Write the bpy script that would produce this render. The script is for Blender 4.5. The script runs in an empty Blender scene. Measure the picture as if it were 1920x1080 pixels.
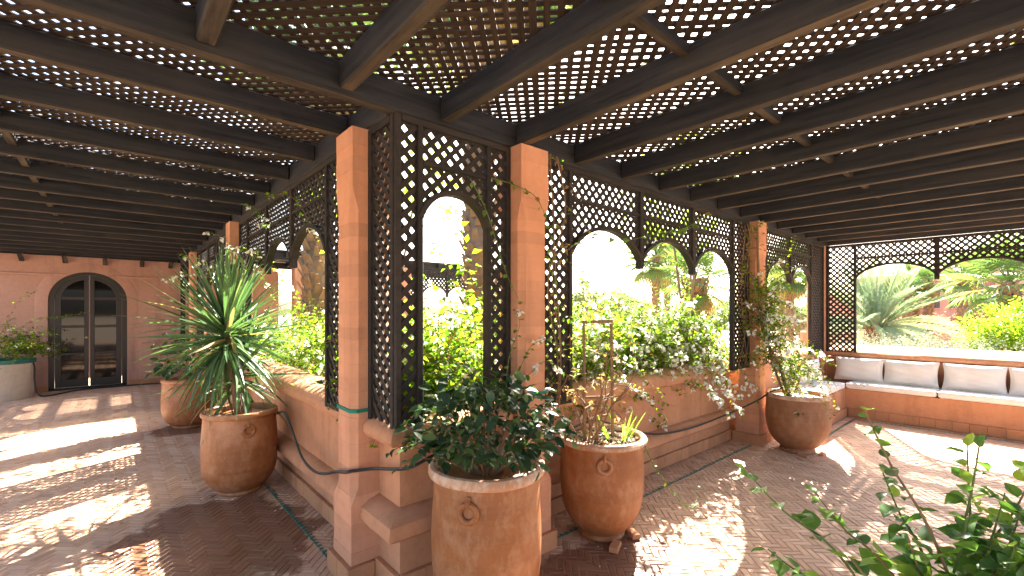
import bpy, math, random
import numpy as np
from mathutils import Vector, Matrix, Euler
from math import radians as R, sin, cos, pi, sqrt, atan2
random.seed(7); rng = np.random.default_rng(7)
S = bpy.context.scene
COL = S.collection

# ------------------------------------------------------------------ camera, sky, sun, exposure
YAW = 41.13
cam = bpy.data.cameras.new('camera'); cam_o = bpy.data.objects.new('camera', cam); COL.objects.link(cam_o)
cam.lens = 16.0; cam.sensor_width = 36.0; cam.shift_y = 0.0224; cam.clip_start = 0.05; cam.clip_end = 800
cam_o.location = (0, 0, 1.6); cam_o.rotation_euler = (R(90), 0, R(-YAW))
S.camera = cam_o
SUN_EL, SUN_AZ = 41.0, 26.0            # azimuth measured from +X towards +Y
wd = bpy.data.worlds.new('World'); S.world = wd; wd.use_nodes = True
nt = wd.node_tree; nt.nodes.clear()
sky = nt.nodes.new('ShaderNodeTexSky'); sky.sky_type = 'NISHITA'; sky.sun_disc = False
sky.sun_elevation = R(SUN_EL); sky.sun_rotation = R(90 - SUN_AZ); sky.dust_density = 4.0; sky.air_density = 1.0
bg = nt.nodes.new('ShaderNodeBackground'); bg.inputs[1].default_value = 0.085
ow = nt.nodes.new('ShaderNodeOutputWorld')
nt.links.new(sky.outputs[0], bg.inputs[0]); nt.links.new(bg.outputs[0], ow.inputs[0])
sun = bpy.data.lights.new('sun', 'SUN'); sun.energy = 5.0; sun.angle = R(0.5); sun.color = (1, .93, .82)
sun_o = bpy.data.objects.new('sun', sun); COL.objects.link(sun_o); sun_o.location = (8, 5, 12)
SD = Vector((cos(R(SUN_EL))*cos(R(SUN_AZ)), cos(R(SUN_EL))*sin(R(SUN_AZ)), sin(R(SUN_EL))))
sun_o.rotation_euler = (-SD).to_track_quat('-Z', 'Y').to_euler()
S.view_settings.view_transform = 'Standard'; S.view_settings.look = 'None'
S.view_settings.exposure = 3.4; S.view_settings.gamma = 1.0
S.cycles.use_denoising = True
S.cycles.max_bounces = 10; S.cycles.diffuse_bounces = 6; S.cycles.transmission_bounces = 6; S.cycles.transparent_max_bounces = 8
S.cycles.sample_clamp_indirect = 8.0

def CF(r, f):                          # metres right of / ahead of the terrace corner viewpoint -> plan coordinates
    a = R(YAW); return (r*cos(a) + f*sin(a), -r*sin(a) + f*cos(a))

# ------------------------------------------------------------------ materials
def _m(name):
    m = bpy.data.materials.new(name); m.use_nodes = True
    n = m.node_tree; b = n.nodes['Principled BSDF']; return m, n, b
def _noise(n, scale, coord='Object', stretch=(1,1,1), detail=4, rough=.6, off=None):
    if coord == 'World':
        g = n.nodes.new('ShaderNodeNewGeometry'); src = g.outputs['Position']
    else:
        t = n.nodes.new('ShaderNodeTexCoord'); src = t.outputs['Object']
    mp = n.nodes.new('ShaderNodeMapping'); mp.inputs['Scale'].default_value = stretch
    n.links.new(src, mp.inputs['Vector'])
    if off is not None: n.links.new(off, mp.inputs['Location'])
    x = n.nodes.new('ShaderNodeTexNoise'); x.inputs['Scale'].default_value = scale
    x.inputs['Detail'].default_value = detail; x.inputs['Roughness'].default_value = rough
    n.links.new(mp.outputs[0], x.inputs['Vector']); return x.outputs['Fac']
def _ramp(n, fac, stops):
    r = n.nodes.new('ShaderNodeValToRGB'); e = r.color_ramp.elements
    while len(e) < len(stops): e.new(.5)
    for el, (p, c) in zip(e, stops): el.position = p; el.color = (*c, 1) if len(c) == 3 else c
    n.links.new(fac, r.inputs[0]); return r.outputs[0]
def _mix(n, fac, a, b, mode='MIX'):
    x = n.nodes.new('ShaderNodeMix'); x.data_type = 'RGBA'; x.blend_type = mode
    for s, v in ((0, fac), (6, a), (7, b)):
        if isinstance(v, (int, float)): x.inputs[s].default_value = v
        elif isinstance(v, tuple): x.inputs[s].default_value = (*v, 1)
        else: n.links.new(v, x.inputs[s])
    return x.outputs[2]
def _math(n, op, a, b=0.0, clamp=False):
    x = n.nodes.new('ShaderNodeMath'); x.operation = op; x.use_clamp = clamp
    for s, v in ((0, a), (1, b)):
        if isinstance(v, (int, float)): x.inputs[s].default_value = v
        else: n.links.new(v, x.inputs[s])
    return x.outputs[0]
def _bump(n, b, h, strength, dist=.01):
    x = n.nodes.new('ShaderNodeBump'); x.inputs['Strength'].default_value = strength; x.inputs['Distance'].default_value = dist
    n.links.new(h, x.inputs['Height']); n.links.new(x.outputs[0], b.inputs['Normal'])
def _objrand(n):
    o = n.nodes.new('ShaderNodeObjectInfo'); return o.outputs['Random']
def _attr(n, name):
    a = n.nodes.new('ShaderNodeAttribute'); a.attribute_name = name; return a.outputs['Fac']

def m_plaster(name, c1, c2, c3, course=False, rough=.9):
    m, n, b = _m(name)
    big = _noise(n, 1.3, 'World', (1,1,.7), 5, .65); fine = _noise(n, 14, 'World', (1,1,1), 6, .7)
    col = _mix(n, big, c1, c2)
    col = _mix(n, _ramp(n, big, [(.35,(0,0,0)), (.75,(1,1,1))]), col, c2)
    col = _mix(n, _math(n, 'MULTIPLY', _ramp(n, fine, [(.45,(0,0,0)), (.8,(1,1,1))]), .55), col, c3)
    if course:
        col = _mix(n, .8, col, _ramp(n, _objrand(n), [(0,(.86,.86,.86)), (.5,(1,1,1)), (1,(1.1,1.07,1.03))]), 'MULTIPLY')
    streak = _noise(n, 5, 'World', (1,1,.12), 4, .6)
    col = _mix(n, _math(n, 'MULTIPLY', _ramp(n, streak, [(.50,(0,0,0)), (.74,(1,1,1))]), .5), col, tuple(x*.55 for x in c1))
    n.links.new(col, b.inputs['Base Color']); b.inputs['Roughness'].default_value = rough
    b.inputs['Specular IOR Level'].default_value = .25
    h = _math(n, 'ADD', _noise(n, 55, 'World', (1,1,1), 5, .7), _math(n, 'MULTIPLY', _noise(n, 6, 'World'), 1.5))
    _bump(n, b, h, .35, .006); return m
def m_wood(name, dark, brown, grey, stretch, rough=.75, bump=.4):
    m, n, b = _m(name)
    cmb = n.nodes.new('ShaderNodeCombineXYZ'); rd = _objrand(n)
    for i, k in enumerate((37., 91., 53.)): n.links.new(_math(n, 'MULTIPLY', rd, k), cmb.inputs[i])
    grain = _noise(n, 3.0, 'Object', stretch, 6, .65, cmb.outputs[0]); blot = _noise(n, 2.2, 'Object', (1,1,1), 4, .6, cmb.outputs[0])
    col = _ramp(n, grain, [(.33, dark), (.5, grey), (.70, brown)])
    col = _mix(n, _ramp(n, blot, [(.5,(0,0,0)), (.72,(.7,.7,.7))]), col, brown)
    col = _mix(n, .75, col, _ramp(n, rd, [(0,(.72,.72,.74)), (1,(1.25,1.2,1.12))]), 'MULTIPLY')
    n.links.new(col, b.inputs['Base Color']); b.inputs['Roughness'].default_value = rough
    b.inputs['Specular IOR Level'].default_value = .35
    _bump(n, b, grain, bump, .004); return m
def m_leaf(name, stops, trans=.45, rough=.45, attr='tint', spec=.4, tcol=None):
    m, n, b = _m(name)
    t = _attr(n, attr) if attr else _objrand(n)
    col = _ramp(n, t, stops)
    n.links.new(col, b.inputs['Base Color']); b.inputs['Roughness'].default_value = rough
    b.inputs['Specular IOR Level'].default_value = spec
    tr = n.nodes.new('ShaderNodeBsdfTranslucent')
    n.links.new(_mix(n, .55, col, _mix(n, 1.0, col, tcol or (1.9,2.1,.75), 'MULTIPLY')), tr.inputs[0])
    ms = n.nodes.new('ShaderNodeMixShader'); ms.inputs[0].default_value = trans
    n.links.new(b.outputs[0], ms.inputs[1]); n.links.new(tr.outputs[0], ms.inputs[2])
    n.links.new(ms.outputs[0], n.nodes['Material Output'].inputs[0]); return m
def m_plain(name, col, rough=.6, metal=0., scale=30, var=.25, bump=.15, coord='Object'):
    m, n, b = _m(name)
    f = _noise(n, scale, coord)
    n.links.new(_mix(n, f, tuple(c*(1-var) for c in col), tuple(min(1, c*(1+var)) for c in col)), b.inputs['Base Color'])
    b.inputs['Roughness'].default_value = rough; b.inputs['Metallic'].default_value = metal
    if bump: _bump(n, b, f, bump, .003)
    return m
def m_clay(name, c1, c2, pale, amount, rough=.42):
    m, n, b = _m(name)
    cmb = n.nodes.new('ShaderNodeCombineXYZ'); n.links.new(_math(n, 'MULTIPLY', _objrand(n), 40.), cmb.inputs[2])
    big = _noise(n, 3.2, 'Object', (1,1,.8), 5, .62, cmb.outputs[0]); band = _noise(n, 6, 'Object', (.35,.35,5.), 4, .6, cmb.outputs[0])
    spk = _noise(n, 16, 'Object', (1,1,.6), 7, .75, cmb.outputs[0])
    col = _mix(n, _ramp(n, big, [(.3,(0,0,0)), (.7,(1,1,1))]), c1, c2)
    col = _mix(n, _math(n, 'MULTIPLY', _ramp(n, band, [(.4,(0,0,0)), (.75,(1,1,1))]), .4), col, tuple(x*.7 for x in c1))
    eff = _math(n, 'MULTIPLY', _ramp(n, _math(n, 'MULTIPLY', spk, _math(n, 'ADD', big, .45)), [(.42,(0,0,0)), (.7,(1,1,1))]), amount)
    col = _mix(n, eff, col, pale)
    n.links.new(col, b.inputs['Base Color'])
    n.links.new(_math(n, 'ADD', _math(n, 'MULTIPLY', spk, .35), rough-.12), b.inputs['Roughness'])
    b.inputs['Specular IOR Level'].default_value = .45
    _bump(n, b, _math(n, 'ADD', band, _math(n, 'MULTIPLY', spk, .35)), .25, .006); return m
def m_floor(name):
    m, n, b = _m(name)
    t = _attr(n, 'tint')
    col = _ramp(n, t, [(0,(.38,.215,.13)), (.3,(.51,.295,.18)), (.65,(.59,.355,.225)), (.92,(.65,.41,.265)), (1,(.69,.44,.25))])
    big = _noise(n, .9, 'World', (1,1,1), 5, .65); fine = _noise(n, 45, 'World', (1,1,1), 5, .7)
    col = _mix(n, _math(n, 'MULTIPLY', _ramp(n, big, [(.45,(0,0,0)), (.75,(1,1,1))]), .35), col, (.64,.44,.32))
    col = _mix(n, _math(n, 'MULTIPLY', fine, .3), col, (.40,.235,.16))
    # spilled water round the pots: a wet stain with its own outline
    g = n.nodes.new('ShaderNodeNewGeometry'); sep = n.nodes.new('ShaderNodeSeparateXYZ'); n.links.new(g.outputs['Position'], sep.inputs[0])
    def blob(cx, cy, rx, ry):
        dx = _math(n, 'DIVIDE', _math(n, 'SUBTRACT', sep.outputs[0], cx), rx); dy = _math(n, 'DIVIDE', _math(n, 'SUBTRACT', sep.outputs[1], cy), ry)
        return _math(n, 'SUBTRACT', 1.0, _math(n, 'SQRT', _math(n, 'ADD', _math(n, 'MULTIPLY', dx, dx), _math(n, 'MULTIPLY', dy, dy))))
    w = blob(.55, 3.75, .75, 1.0)
    for a in ((-.1, 3.0, .9, .55), (.85, 7.6, .6, .55), (2.3, 1.75, .75, .35)): w = _math(n, 'MAXIMUM', w, blob(*a))
    w = _math(n, 'ADD', w, _math(n, 'MULTIPLY', _math(n, 'SUBTRACT', _noise(n, 2.6, 'World', (1,1,1), 6, .65), .5), 1.5))
    wet = _ramp(n, w, [(.14,(0,0,0)), (.24,(1,1,1))])
    col = _mix(n, wet, col, _mix(n, 1.0, col, (.40,.31,.27), 'MULTIPLY'))
    n.links.new(col, b.inputs['Base Color'])
    n.links.new(_math(n, 'SUBTRACT', _math(n, 'ADD', .55, _math(n, 'MULTIPLY', fine, .25)), _math(n, 'MULTIPLY', wet, .34)), b.inputs['Roughness'])
    b.inputs['Specular IOR Level'].default_value = .4
    _bump(n, b, fine, .25, .003); return m

M = {}
M['plaster'] = m_plaster('plaster', (.43,.20,.10), (.52,.255,.14), (.33,.14,.065))
M['plaster_far'] = m_plaster('plaster_far', (.42,.235,.175), (.50,.285,.215), (.34,.18,.13))
M['pillar'] = m_plaster('pillar_earth', (.54,.255,.145), (.60,.30,.18), (.45,.20,.11), True)
M['skirt'] = m_plaster('skirt_tile', (.43,.195,.095), (.49,.235,.12), (.36,.155,.075), True)
M['beam'] = m_wood('beam_wood', (.005,.0053,.0066), (.034,.030,.027), (.0165,.0174,.0203), (.55,9,9), .7, .9)
M['screen'] = m_wood('screen_wood', (.011,.0095,.009), (.036,.025,.018), (.019,.016,.0145), (.8,6,6))
M['beam_worn_bounce'] = m_wood('beam_worn_bounce', (.014,.012,.011), (.12,.088,.056), (.055,.042,.03), (.6,7,7), .8, .8)  # tan for undersides: worn wood, with warm floor-bounce light put into the colour
M['slat'] = m_wood('roof_slat', (.03,.022,.017), (.085,.056,.036), (.052,.037,.027), (1.2,1.5,1.5), .85)
M['floor'] = m_floor('floor_brick')
M['mortar'] = m_plain('mortar', (.42,.27,.175), .9, scale=40, coord='World')
M['clay'] = m_clay('clay', (.24,.08,.022), (.36,.13,.042), (.55,.33,.19), .45)
M['clay_rim'] = m_clay('clay_rim', (.42,.20,.10), (.5,.28,.17), (.68,.56,.44), 1.0, .7)
M['clay_plain_rim'] = m_clay('clay_plain_rim', (.30,.11,.035), (.40,.16,.06), (.55,.36,.22), .5)
M['clay_dark'] = m_clay('clay_dark', (.22,.085,.03), (.31,.125,.048), (.45,.27,.17), .4, .55)
M['stone_pot'] = m_plaster('stone_pot', (.50,.40,.30), (.58,.47,.36), (.36,.28,.2))
M['soil'] = m_plain('soil', (.07,.045,.03), .95, scale=60, var=.5, bump=.8)
M['green_glaze'] = m_plain('green_glaze', (.02,.16,.12), .3, scale=10)
M['rope'] = m_plain('green_cord', (.01,.20,.13), .7, scale=200)
M['hose'] = m_plain('hose_rubber', (.02,.02,.022), .45, scale=20)
M['canvas'] = m_plain('canvas', (.74,.70,.65), .85, scale=300, var=.05, bump=.3)
M['black'] = m_plain('black_paint', (.012,.011,.012), .35, scale=15)
M['brass'] = m_plain('brass', (.6,.42,.15), .3, 1.0)
m, n, b = _m('door_glass'); b.inputs['Base Color'].default_value = (.008,.007,.007,1); b.inputs['Roughness'].default_value = .04; b.inputs['IOR'].default_value = 1.38; M['glass'] = m
M['bark'] = m_wood('bark', (.10,.065,.04), (.26,.18,.11), (.17,.115,.075), (1,1,1), .95, .9)
M['palm_boot'] = m_plain('palm_boot', (.25,.145,.07), .9, scale=9, var=.6, bump=.8)
M['palm_trunk'] = m_plain('palm_trunk', (.20,.125,.075), .95, scale=18, var=.5, bump=.9)
M['twig'] = m_plain('twig', (.20,.12,.065), .85, scale=30, var=.4)
M['green_twig'] = m_plain('green_twig', (.10,.13,.035), .7, scale=30, var=.3)
G = lambda *c: c
M['boug'] = m_leaf('bougainvillea_leaf', [(0,G(.035,.085,.01)), (.4,G(.12,.22,.016)), (.85,G(.23,.33,.025)), (.97,G(.30,.31,.03)), (1,G(.34,.18,.04))], .58, .55, spec=.2, tcol=(2.1,2.3,.45))
M['bract'] = m_leaf('white_bract', [(0,G(.78,.76,.66)), (1,G(.86,.86,.82))], .45, .6, spec=.2, tcol=(1,1,1))
M['dark_leaf'] = m_leaf('dark_leaf', [(0,G(.014,.036,.014)), (.6,G(.026,.06,.02)), (.9,G(.05,.10,.026)), (1,G(.10,.155,.04))], .25, .33, attr=None, spec=.5)
M['dark_leaf_mass'] = m_leaf('dark_leaf_mass', [(0,G(.014,.036,.014)), (.6,G(.026,.06,.02)), (.9,G(.05,.10,.026)), (1,G(.10,.155,.04))], .25, .33, spec=.5)
M['fore_leaf_mass'] = m_leaf('fore_leaf_mass', [(0,G(.045,.11,.03)), (.5,G(.08,.175,.035)), (.8,G(.15,.27,.04)), (1,G(.26,.34,.06))], .42, .38, spec=.45)
M['fore_leaf'] = m_leaf('foreground_leaf', [(0,G(.045,.11,.03)), (.5,G(.08,.175,.035)), (.8,G(.15,.27,.04)), (1,G(.26,.34,.06))], .42, .38, attr=None, spec=.45)
M['yucca'] = m_leaf('yucca_leaf', [(0,G(.05,.10,.045)), (.6,G(.085,.16,.065)), (.93,G(.12,.19,.075)), (1,G(.28,.22,.10))], .25, .35, attr=None, spec=.5)
M['grass'] = m_leaf('bulb_leaf', [(0,G(.16,.26,.04)), (1,G(.24,.36,.07))], .45, .4, attr=None)
M['vine_leaf'] = m_leaf('vine_leaf', [(0,G(.06,.12,.02)), (.7,G(.12,.22,.03)), (.9,G(.18,.26,.04)), (1,G(.24,.14,.05))], .5, .45, attr=None)
M['dry_leaf'] = m_leaf('dry_leaf', [(0,G(.22,.13,.06)), (.6,G(.33,.20,.09)), (1,G(.20,.22,.06))], .4, .8)
M['fan_frond'] = m_leaf('fan_frond', [(0,G(.06,.11,.035)), (.6,G(.10,.17,.05)), (1,G(.20,.22,.07))], .35, .45, attr=None)
M['date_frond'] = m_leaf('date_frond', [(0,G(.24,.31,.20)), (.7,G(.31,.38,.24)), (1,G(.40,.42,.25))], .3, .45, attr=None, tcol=(1.5,1.6,.9))  # fronds lightened: garden haze and glare put into the leaf colour
M['dry_frond'] = m_leaf('dry_frond', [(0,G(.25,.16,.08)), (1,G(.36,.24,.12))], .3, .8, attr=None)
M['silver'] = m_leaf('silver_leaf', [(0,G(.17,.22,.15)), (1,G(.28,.33,.24))], .3, .6, tcol=(1.2,1.3,1.0))
M['tree'] = m_leaf('tree_leaf', [(0,G(.12,.20,.02)), (.6,G(.22,.31,.03)), (1,G(.32,.40,.05))], .55, tcol=(2.1,2.3,.5))
M['hedge_dry'] = m_leaf('hedge_dry', [(0,G(.22,.14,.08)), (1,G(.36,.25,.15))], .3, .8, tcol=(1.2,1.1,.9))
M['far_leaf'] = m_leaf('far_leaf', [(0,G(.09,.13,.06)), (1,G(.15,.19,.08))], .4, .6)
M['sand'] = m_plain('garden_ground', (.33,.25,.17), .95, scale=1.2, var=.3, coord='World')
M['chip'] = m_plain('bark_chip', (.50,.36,.19), .9, scale=40, var=.5)
M['brick_piece'] = m_plain('brick_piece', (.46,.20,.09), .9, scale=30)
M['building'] = m_plain('building_render', (.46,.215,.15), .9, scale=1.5, var=.15, coord='World')
M['roof_dark'] = m_plain('shutter_dark', (.06,.035,.03), .7)

# ------------------------------------------------------------------ mesh helpers
class MB:
    def __init__(s): s.v = []; s.f = []
    def add(s, vs, fs):
        o = len(s.v); s.v += [tuple(v) for v in vs]; s.f += [tuple(i+o for i in f) for f in fs]; return s
    def box(s, c, d, rot=None):
        x, y, z = d[0]/2, d[1]/2, d[2]/2
        vs = [Vector(p) for p in ((-x,-y,-z),(x,-y,-z),(x,y,-z),(-x,y,-z),(-x,-y,z),(x,-y,z),(x,y,z),(-x,y,z))]
        if rot is not None: vs = [rot @ v for v in vs]
        c = Vector(c); return s.add([v+c for v in vs], [(0,3,2,1),(4,5,6,7),(0,1,5,4),(1,2,6,5),(2,3,7,6),(3,0,4,7)])
    def cbox(s, c, d, ch=.006, rot=None):       # box with chamfered edges
        h = [q/2 for q in d]; ch = min(ch, min(h)*.6); vs = []; idx = {}
        for sx in (-1,1):
            for sy in (-1,1):
                for sz in (-1,1):
                    for ax in range(3):
                        p = [sx*h[0], sy*h[1], sz*h[2]]
                        for k, sg in enumerate((sx,sy,sz)):
                            if k != ax: p[k] -= sg*ch
                        idx[(sx,sy,sz,ax)] = len(vs); vs.append(Vector(p))
        fs = []
        for ax in range(3):
            a, b2 = (ax+1)%3, (ax+2)%3
            for sg in (-1,1):
                q = []
                for sa, sb in ((-1,-1),(1,-1),(1,1),(-1,1)):
                    t = [0,0,0]; t[ax]=sg; t[a]=sa; t[b2]=sb; q.append(idx[(*t,ax)])
                fs.append(tuple(q if sg > 0 else q[::-1]))
            for sa in (-1,1):
                for sb in (-1,1):
                    t0=[0,0,0]; t0[a]=sa; t0[b2]=sb; t1=list(t0); t0[ax]=-1; t1[ax]=1
                    q = [idx[(*t0,a)], idx[(*t1,a)], idx[(*t1,b2)], idx[(*t0,b2)]]
                    fs.append(tuple(q if sa*sb > 0 else q[::-1]))
        for sx in (-1,1):
            for sy in (-1,1):
                for sz in (-1,1):
                    q = [idx[(sx,sy,sz,k)] for k in range(3)]
                    fs.append(tuple(q if sx*sy*sz > 0 else q[::-1]))
        if rot is not None: vs = [rot @ v for v in vs]
        c = Vector(c); return s.add([v+c for v in vs], fs)
    def tube(s, pts, r, n=6, cap=True):
        pts = [Vector(p) for p in pts]; k = len(pts); rs = r if isinstance(r, (list, tuple)) else [r]*k
        vs = []; fs = []; up = None
        for i, p in enumerate(pts):
            d = (pts[min(i+1,k-1)] - pts[max(i-1,0)])
            d = d.normalized() if d.length > 1e-9 else Vector((0,0,1))
            if up is None: up = d.orthogonal().normalized()
            else:
                up = up - d*up.dot(d); up = up.normalized() if up.length > 1e-6 else d.orthogonal().normalized()
            w = d.cross(up)
            for j in range(n):
                a = 2*pi*j/n; vs.append(p + (up*cos(a) + w*sin(a))*rs[i])
        for i in range(k-1):
            for j in range(n):
                a = i*n+j; b2 = i*n+(j+1)%n; fs.append((a, b2, b2+n, a+n))
        if cap: fs.append(tuple(range(n))[::-1]); fs.append(tuple(range((k-1)*n, k*n)))
        return s.add(vs, fs)
    def lathe(s, prof, n=40, c=(0,0,0), wob=None):
        vs = []; fs = []; c = Vector(c)
        for i, (r, z) in enumerate(prof):
            for j in range(n):
                a = 2*pi*j/n; rr = r*(1 + (wob(a, z) if wob else 0)); vs.append(c + Vector((rr*cos(a), rr*sin(a), z)))
        for i in range(len(prof)-1):
            for j in range(n):
                a = i*n+j; b2 = i*n+(j+1)%n; fs.append((a, b2, b2+n, a+n))
        fs.append(tuple(range(n))[::-1]); fs.append(tuple(range((len(prof)-1)*n, len(prof)*n)))
        return s.add(vs, fs)
    def torus(s, c, R0, r, nrm, n=20, k=8):
        nrm = Vector(nrm).normalized(); u = nrm.orthogonal().normalized(); w = nrm.cross(u); c = Vector(c); vs = []; fs = []
        for i in range(n):
            a = 2*pi*i/n; d = u*cos(a) + w*sin(a)
            for j in range(k): b2 = 2*pi*j/k; vs.append(c + d*(R0 + r*cos(b2)) + nrm*(r*sin(b2)))
        for i in range(n):
            for j in range(k): fs.append((i*k+j, ((i+1)%n)*k+j, ((i+1)%n)*k+(j+1)%k, i*k+(j+1)%k))
        return s.add(vs, fs)
    def sweep(s, path, prof, sub=.18, wob=0.):   # closed profile (outward offset, z) swept along a plan path, mitred
        P = [Vector(p) for p in path]; Q = [(P[0], None)]; st = []
        for i in range(len(P)-1):
            d = (P[i+1]-P[i]); L = d.length; m_ = max(1, int(L/sub))
            for k in range(m_ + (1 if i == len(P)-2 else 0)): st.append((P[i] + d*(k/m_), i, k == 0))
        def nr(i): d = (P[i+1]-P[i]).normalized(); return Vector((d.y, -d.x))
        vs = []; fs = []; k = len(prof)
        for (p, i, first) in st:
            nn = nr(i)
            if first and i > 0: a = nr(i-1); h = (a+nn).normalized(); nn = h/max(.3, h.dot(nn))
            for (o, z) in prof:
                jo = random.uniform(-wob, wob); jz = random.uniform(-wob, wob)
                q = p + nn*(o+jo); vs.append((q.x, q.y, z+jz))
        for i in range(len(st)-1):
            for j in range(k): fs.append((i*k+j, i*k+(j+1)%k, (i+1)*k+(j+1)%k, (i+1)*k+j))
        fs.append(tuple(range(k))[::-1]); fs.append(tuple(range((len(st)-1)*k, len(st)*k)))
        return s.add(vs, fs)
    def mesh(s, name, mat, smooth=False):
        me = bpy.data.meshes.new(name); me.from_pydata(s.v, [], s.f); me.update()
        if mat: me.materials.append(M[mat] if isinstance(mat, str) else mat)
        if smooth:
            me.polygons.foreach_set('use_smooth', [True]*len(me.polygons))
            try: me.set_sharp_from_angle(angle=R(38))
            except Exception: pass
        return me
    def build(s, name, mat, parent=None, smooth=False): return link(name, s.mesh(name, mat, smooth), parent)

def pbase(p):
    return p.matrix_world.copy() if False else Matrix.LocRotScale(p.location, p.rotation_euler, p.scale) if p.parent is None else p.parent_m
def link(name, me, parent=None, loc=None, rot=None, scale=None):
    o = bpy.data.objects.new(name, me); COL.objects.link(o)
    if loc is not None: o.location = loc
    if rot is not None: o.rotation_euler = rot
    if scale is not None: o.scale = scale
    if parent is not None:
        o.parent = parent
        mw = Matrix.LocRotScale(parent.location, parent.rotation_euler, parent.scale)
        if parent.parent is not None:
            pp = parent.parent; mw = Matrix.LocRotScale(pp.location, pp.rotation_euler, pp.scale) @ parent.matrix_parent_inverse @ mw
        o.matrix_parent_inverse = mw.inverted()
    return o
def tag(o, label, cat, group=None, kind=None):
    o['label'] = label; o['category'] = cat; o['kind'] = kind or 'thing'
    if group: o['group'] = group
    return o
def thing(name, label, cat, loc=(0,0,0), group=None, rz=0.):
    o = bpy.data.objects.new(name, None); COL.objects.link(o); o.location = loc; o.rotation_euler = (0,0,rz); o.empty_display_size = .1
    return tag(o, label, cat, group)
def struct(o): o['kind'] = 'structure'; return o
def copy_tree(o, parent=None):
    c = o.copy(); COL.objects.link(c)
    if parent is not None: c.parent = parent
    for ch in KIDS(o): copy_tree(ch, c)
    return c
def KIDS(o): return [x for x in COL.objects if x.parent == o]
UNIT = {}
def unit(mat):
    if mat not in UNIT: UNIT[mat] = MB().box((0,0,0), (1,1,1)).mesh('slat', mat)
    return UNIT[mat]
def beam(name, mat, parent, a, b, w, h, ch=.008, roll=0.):        # squared timber from a to b (centre line), w across, h high
    a, b = Vector(a), Vector(b); d = b-a; L = d.length
    me = MB().cbox((0,0,0), (L, w, h), ch).mesh(name, mat)
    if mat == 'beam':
        me.materials.append(M['beam_worn_bounce'])
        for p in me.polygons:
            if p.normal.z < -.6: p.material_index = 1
    return link(name, me, parent, (a+b)/2, (roll, -math.asin(max(-1,min(1,d.z/L))), atan2(d.y, d.x)))

def leaves_mesh(name, mat, P, D, U, L, Wd, fold=.22, tint=None, curl=.15, four=False):
    P = np.asarray(P, float); n_ = len(P); D = np.asarray(D, float); U = np.asarray(U, float)
    D /= np.linalg.norm(D, axis=1, keepdims=True)+1e-9
    B = np.cross(D, U); B /= np.linalg.norm(B, axis=1, keepdims=True)+1e-9
    N = np.cross(B, D); L = np.asarray(L, float).reshape(-1,1); Wd = np.asarray(Wd, float).reshape(-1,1)
    base = P; tip = P + D*L - N*L*curl; lf = P + D*L*.42 + B*Wd*.5 + N*Wd*fold; rt = P + D*L*.42 - B*Wd*.5 + N*Wd*fold
    if four:
        mid = P + D*L*.45; l2 = P + D*L*.75 + B*Wd*.36 + N*(Wd*fold*.7-L*curl*.5); r2 = P + D*L*.75 - B*Wd*.36 + N*(Wd*fold*.7-L*curl*.5)
        l1 = P + D*L*.2 + B*Wd*.42 + N*Wd*fold; r1 = P + D*L*.2 - B*Wd*.42 + N*Wd*fold
        V = np.stack([base, r1, rt, r2, tip, l2, lf, l1, mid], 1).reshape(-1,3); k = 9
        T = [(0,1,8),(1,2,8),(2,3,8),(3,4,8),(4,5,8),(5,6,8),(6,7,8),(7,0,8)]
    else:
        V = np.stack([base, rt, tip, lf], 1).reshape(-1,3); k = 4; T = [(0,1,2),(0,2,3)]
    F = (np.arange(n_)[:,None,None]*k + np.array(T)[None]).reshape(-1)
    me = bpy.data.meshes.new(name); nv = len(V); nf = len(F)//3
    me.vertices.add(nv); me.vertices.foreach_set('co', V.astype(np.float32).ravel())
    me.loops.add(nf*3); me.loops.foreach_set('vertex_index', F.astype(np.int32))
    me.polygons.add(nf); me.polygons.foreach_set('loop_start', np.arange(0, nf*3, 3, dtype=np.int32))
    me.update(calc_edges=True); me.validate()
    at = me.attributes.new('tint', 'FLOAT', 'POINT')
    tt = rng.random(n_) if tint is None else np.asarray(tint, float)
    at.data.foreach_set('value', np.repeat(tt, k).astype(np.float32))
    me.materials.append(M[mat]); return me
def rdir(n_, zb=0.):
    d = rng.normal(size=(n_,3)); d[:,2] += zb; return d/np.linalg.norm(d, axis=1, keepdims=True)

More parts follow.
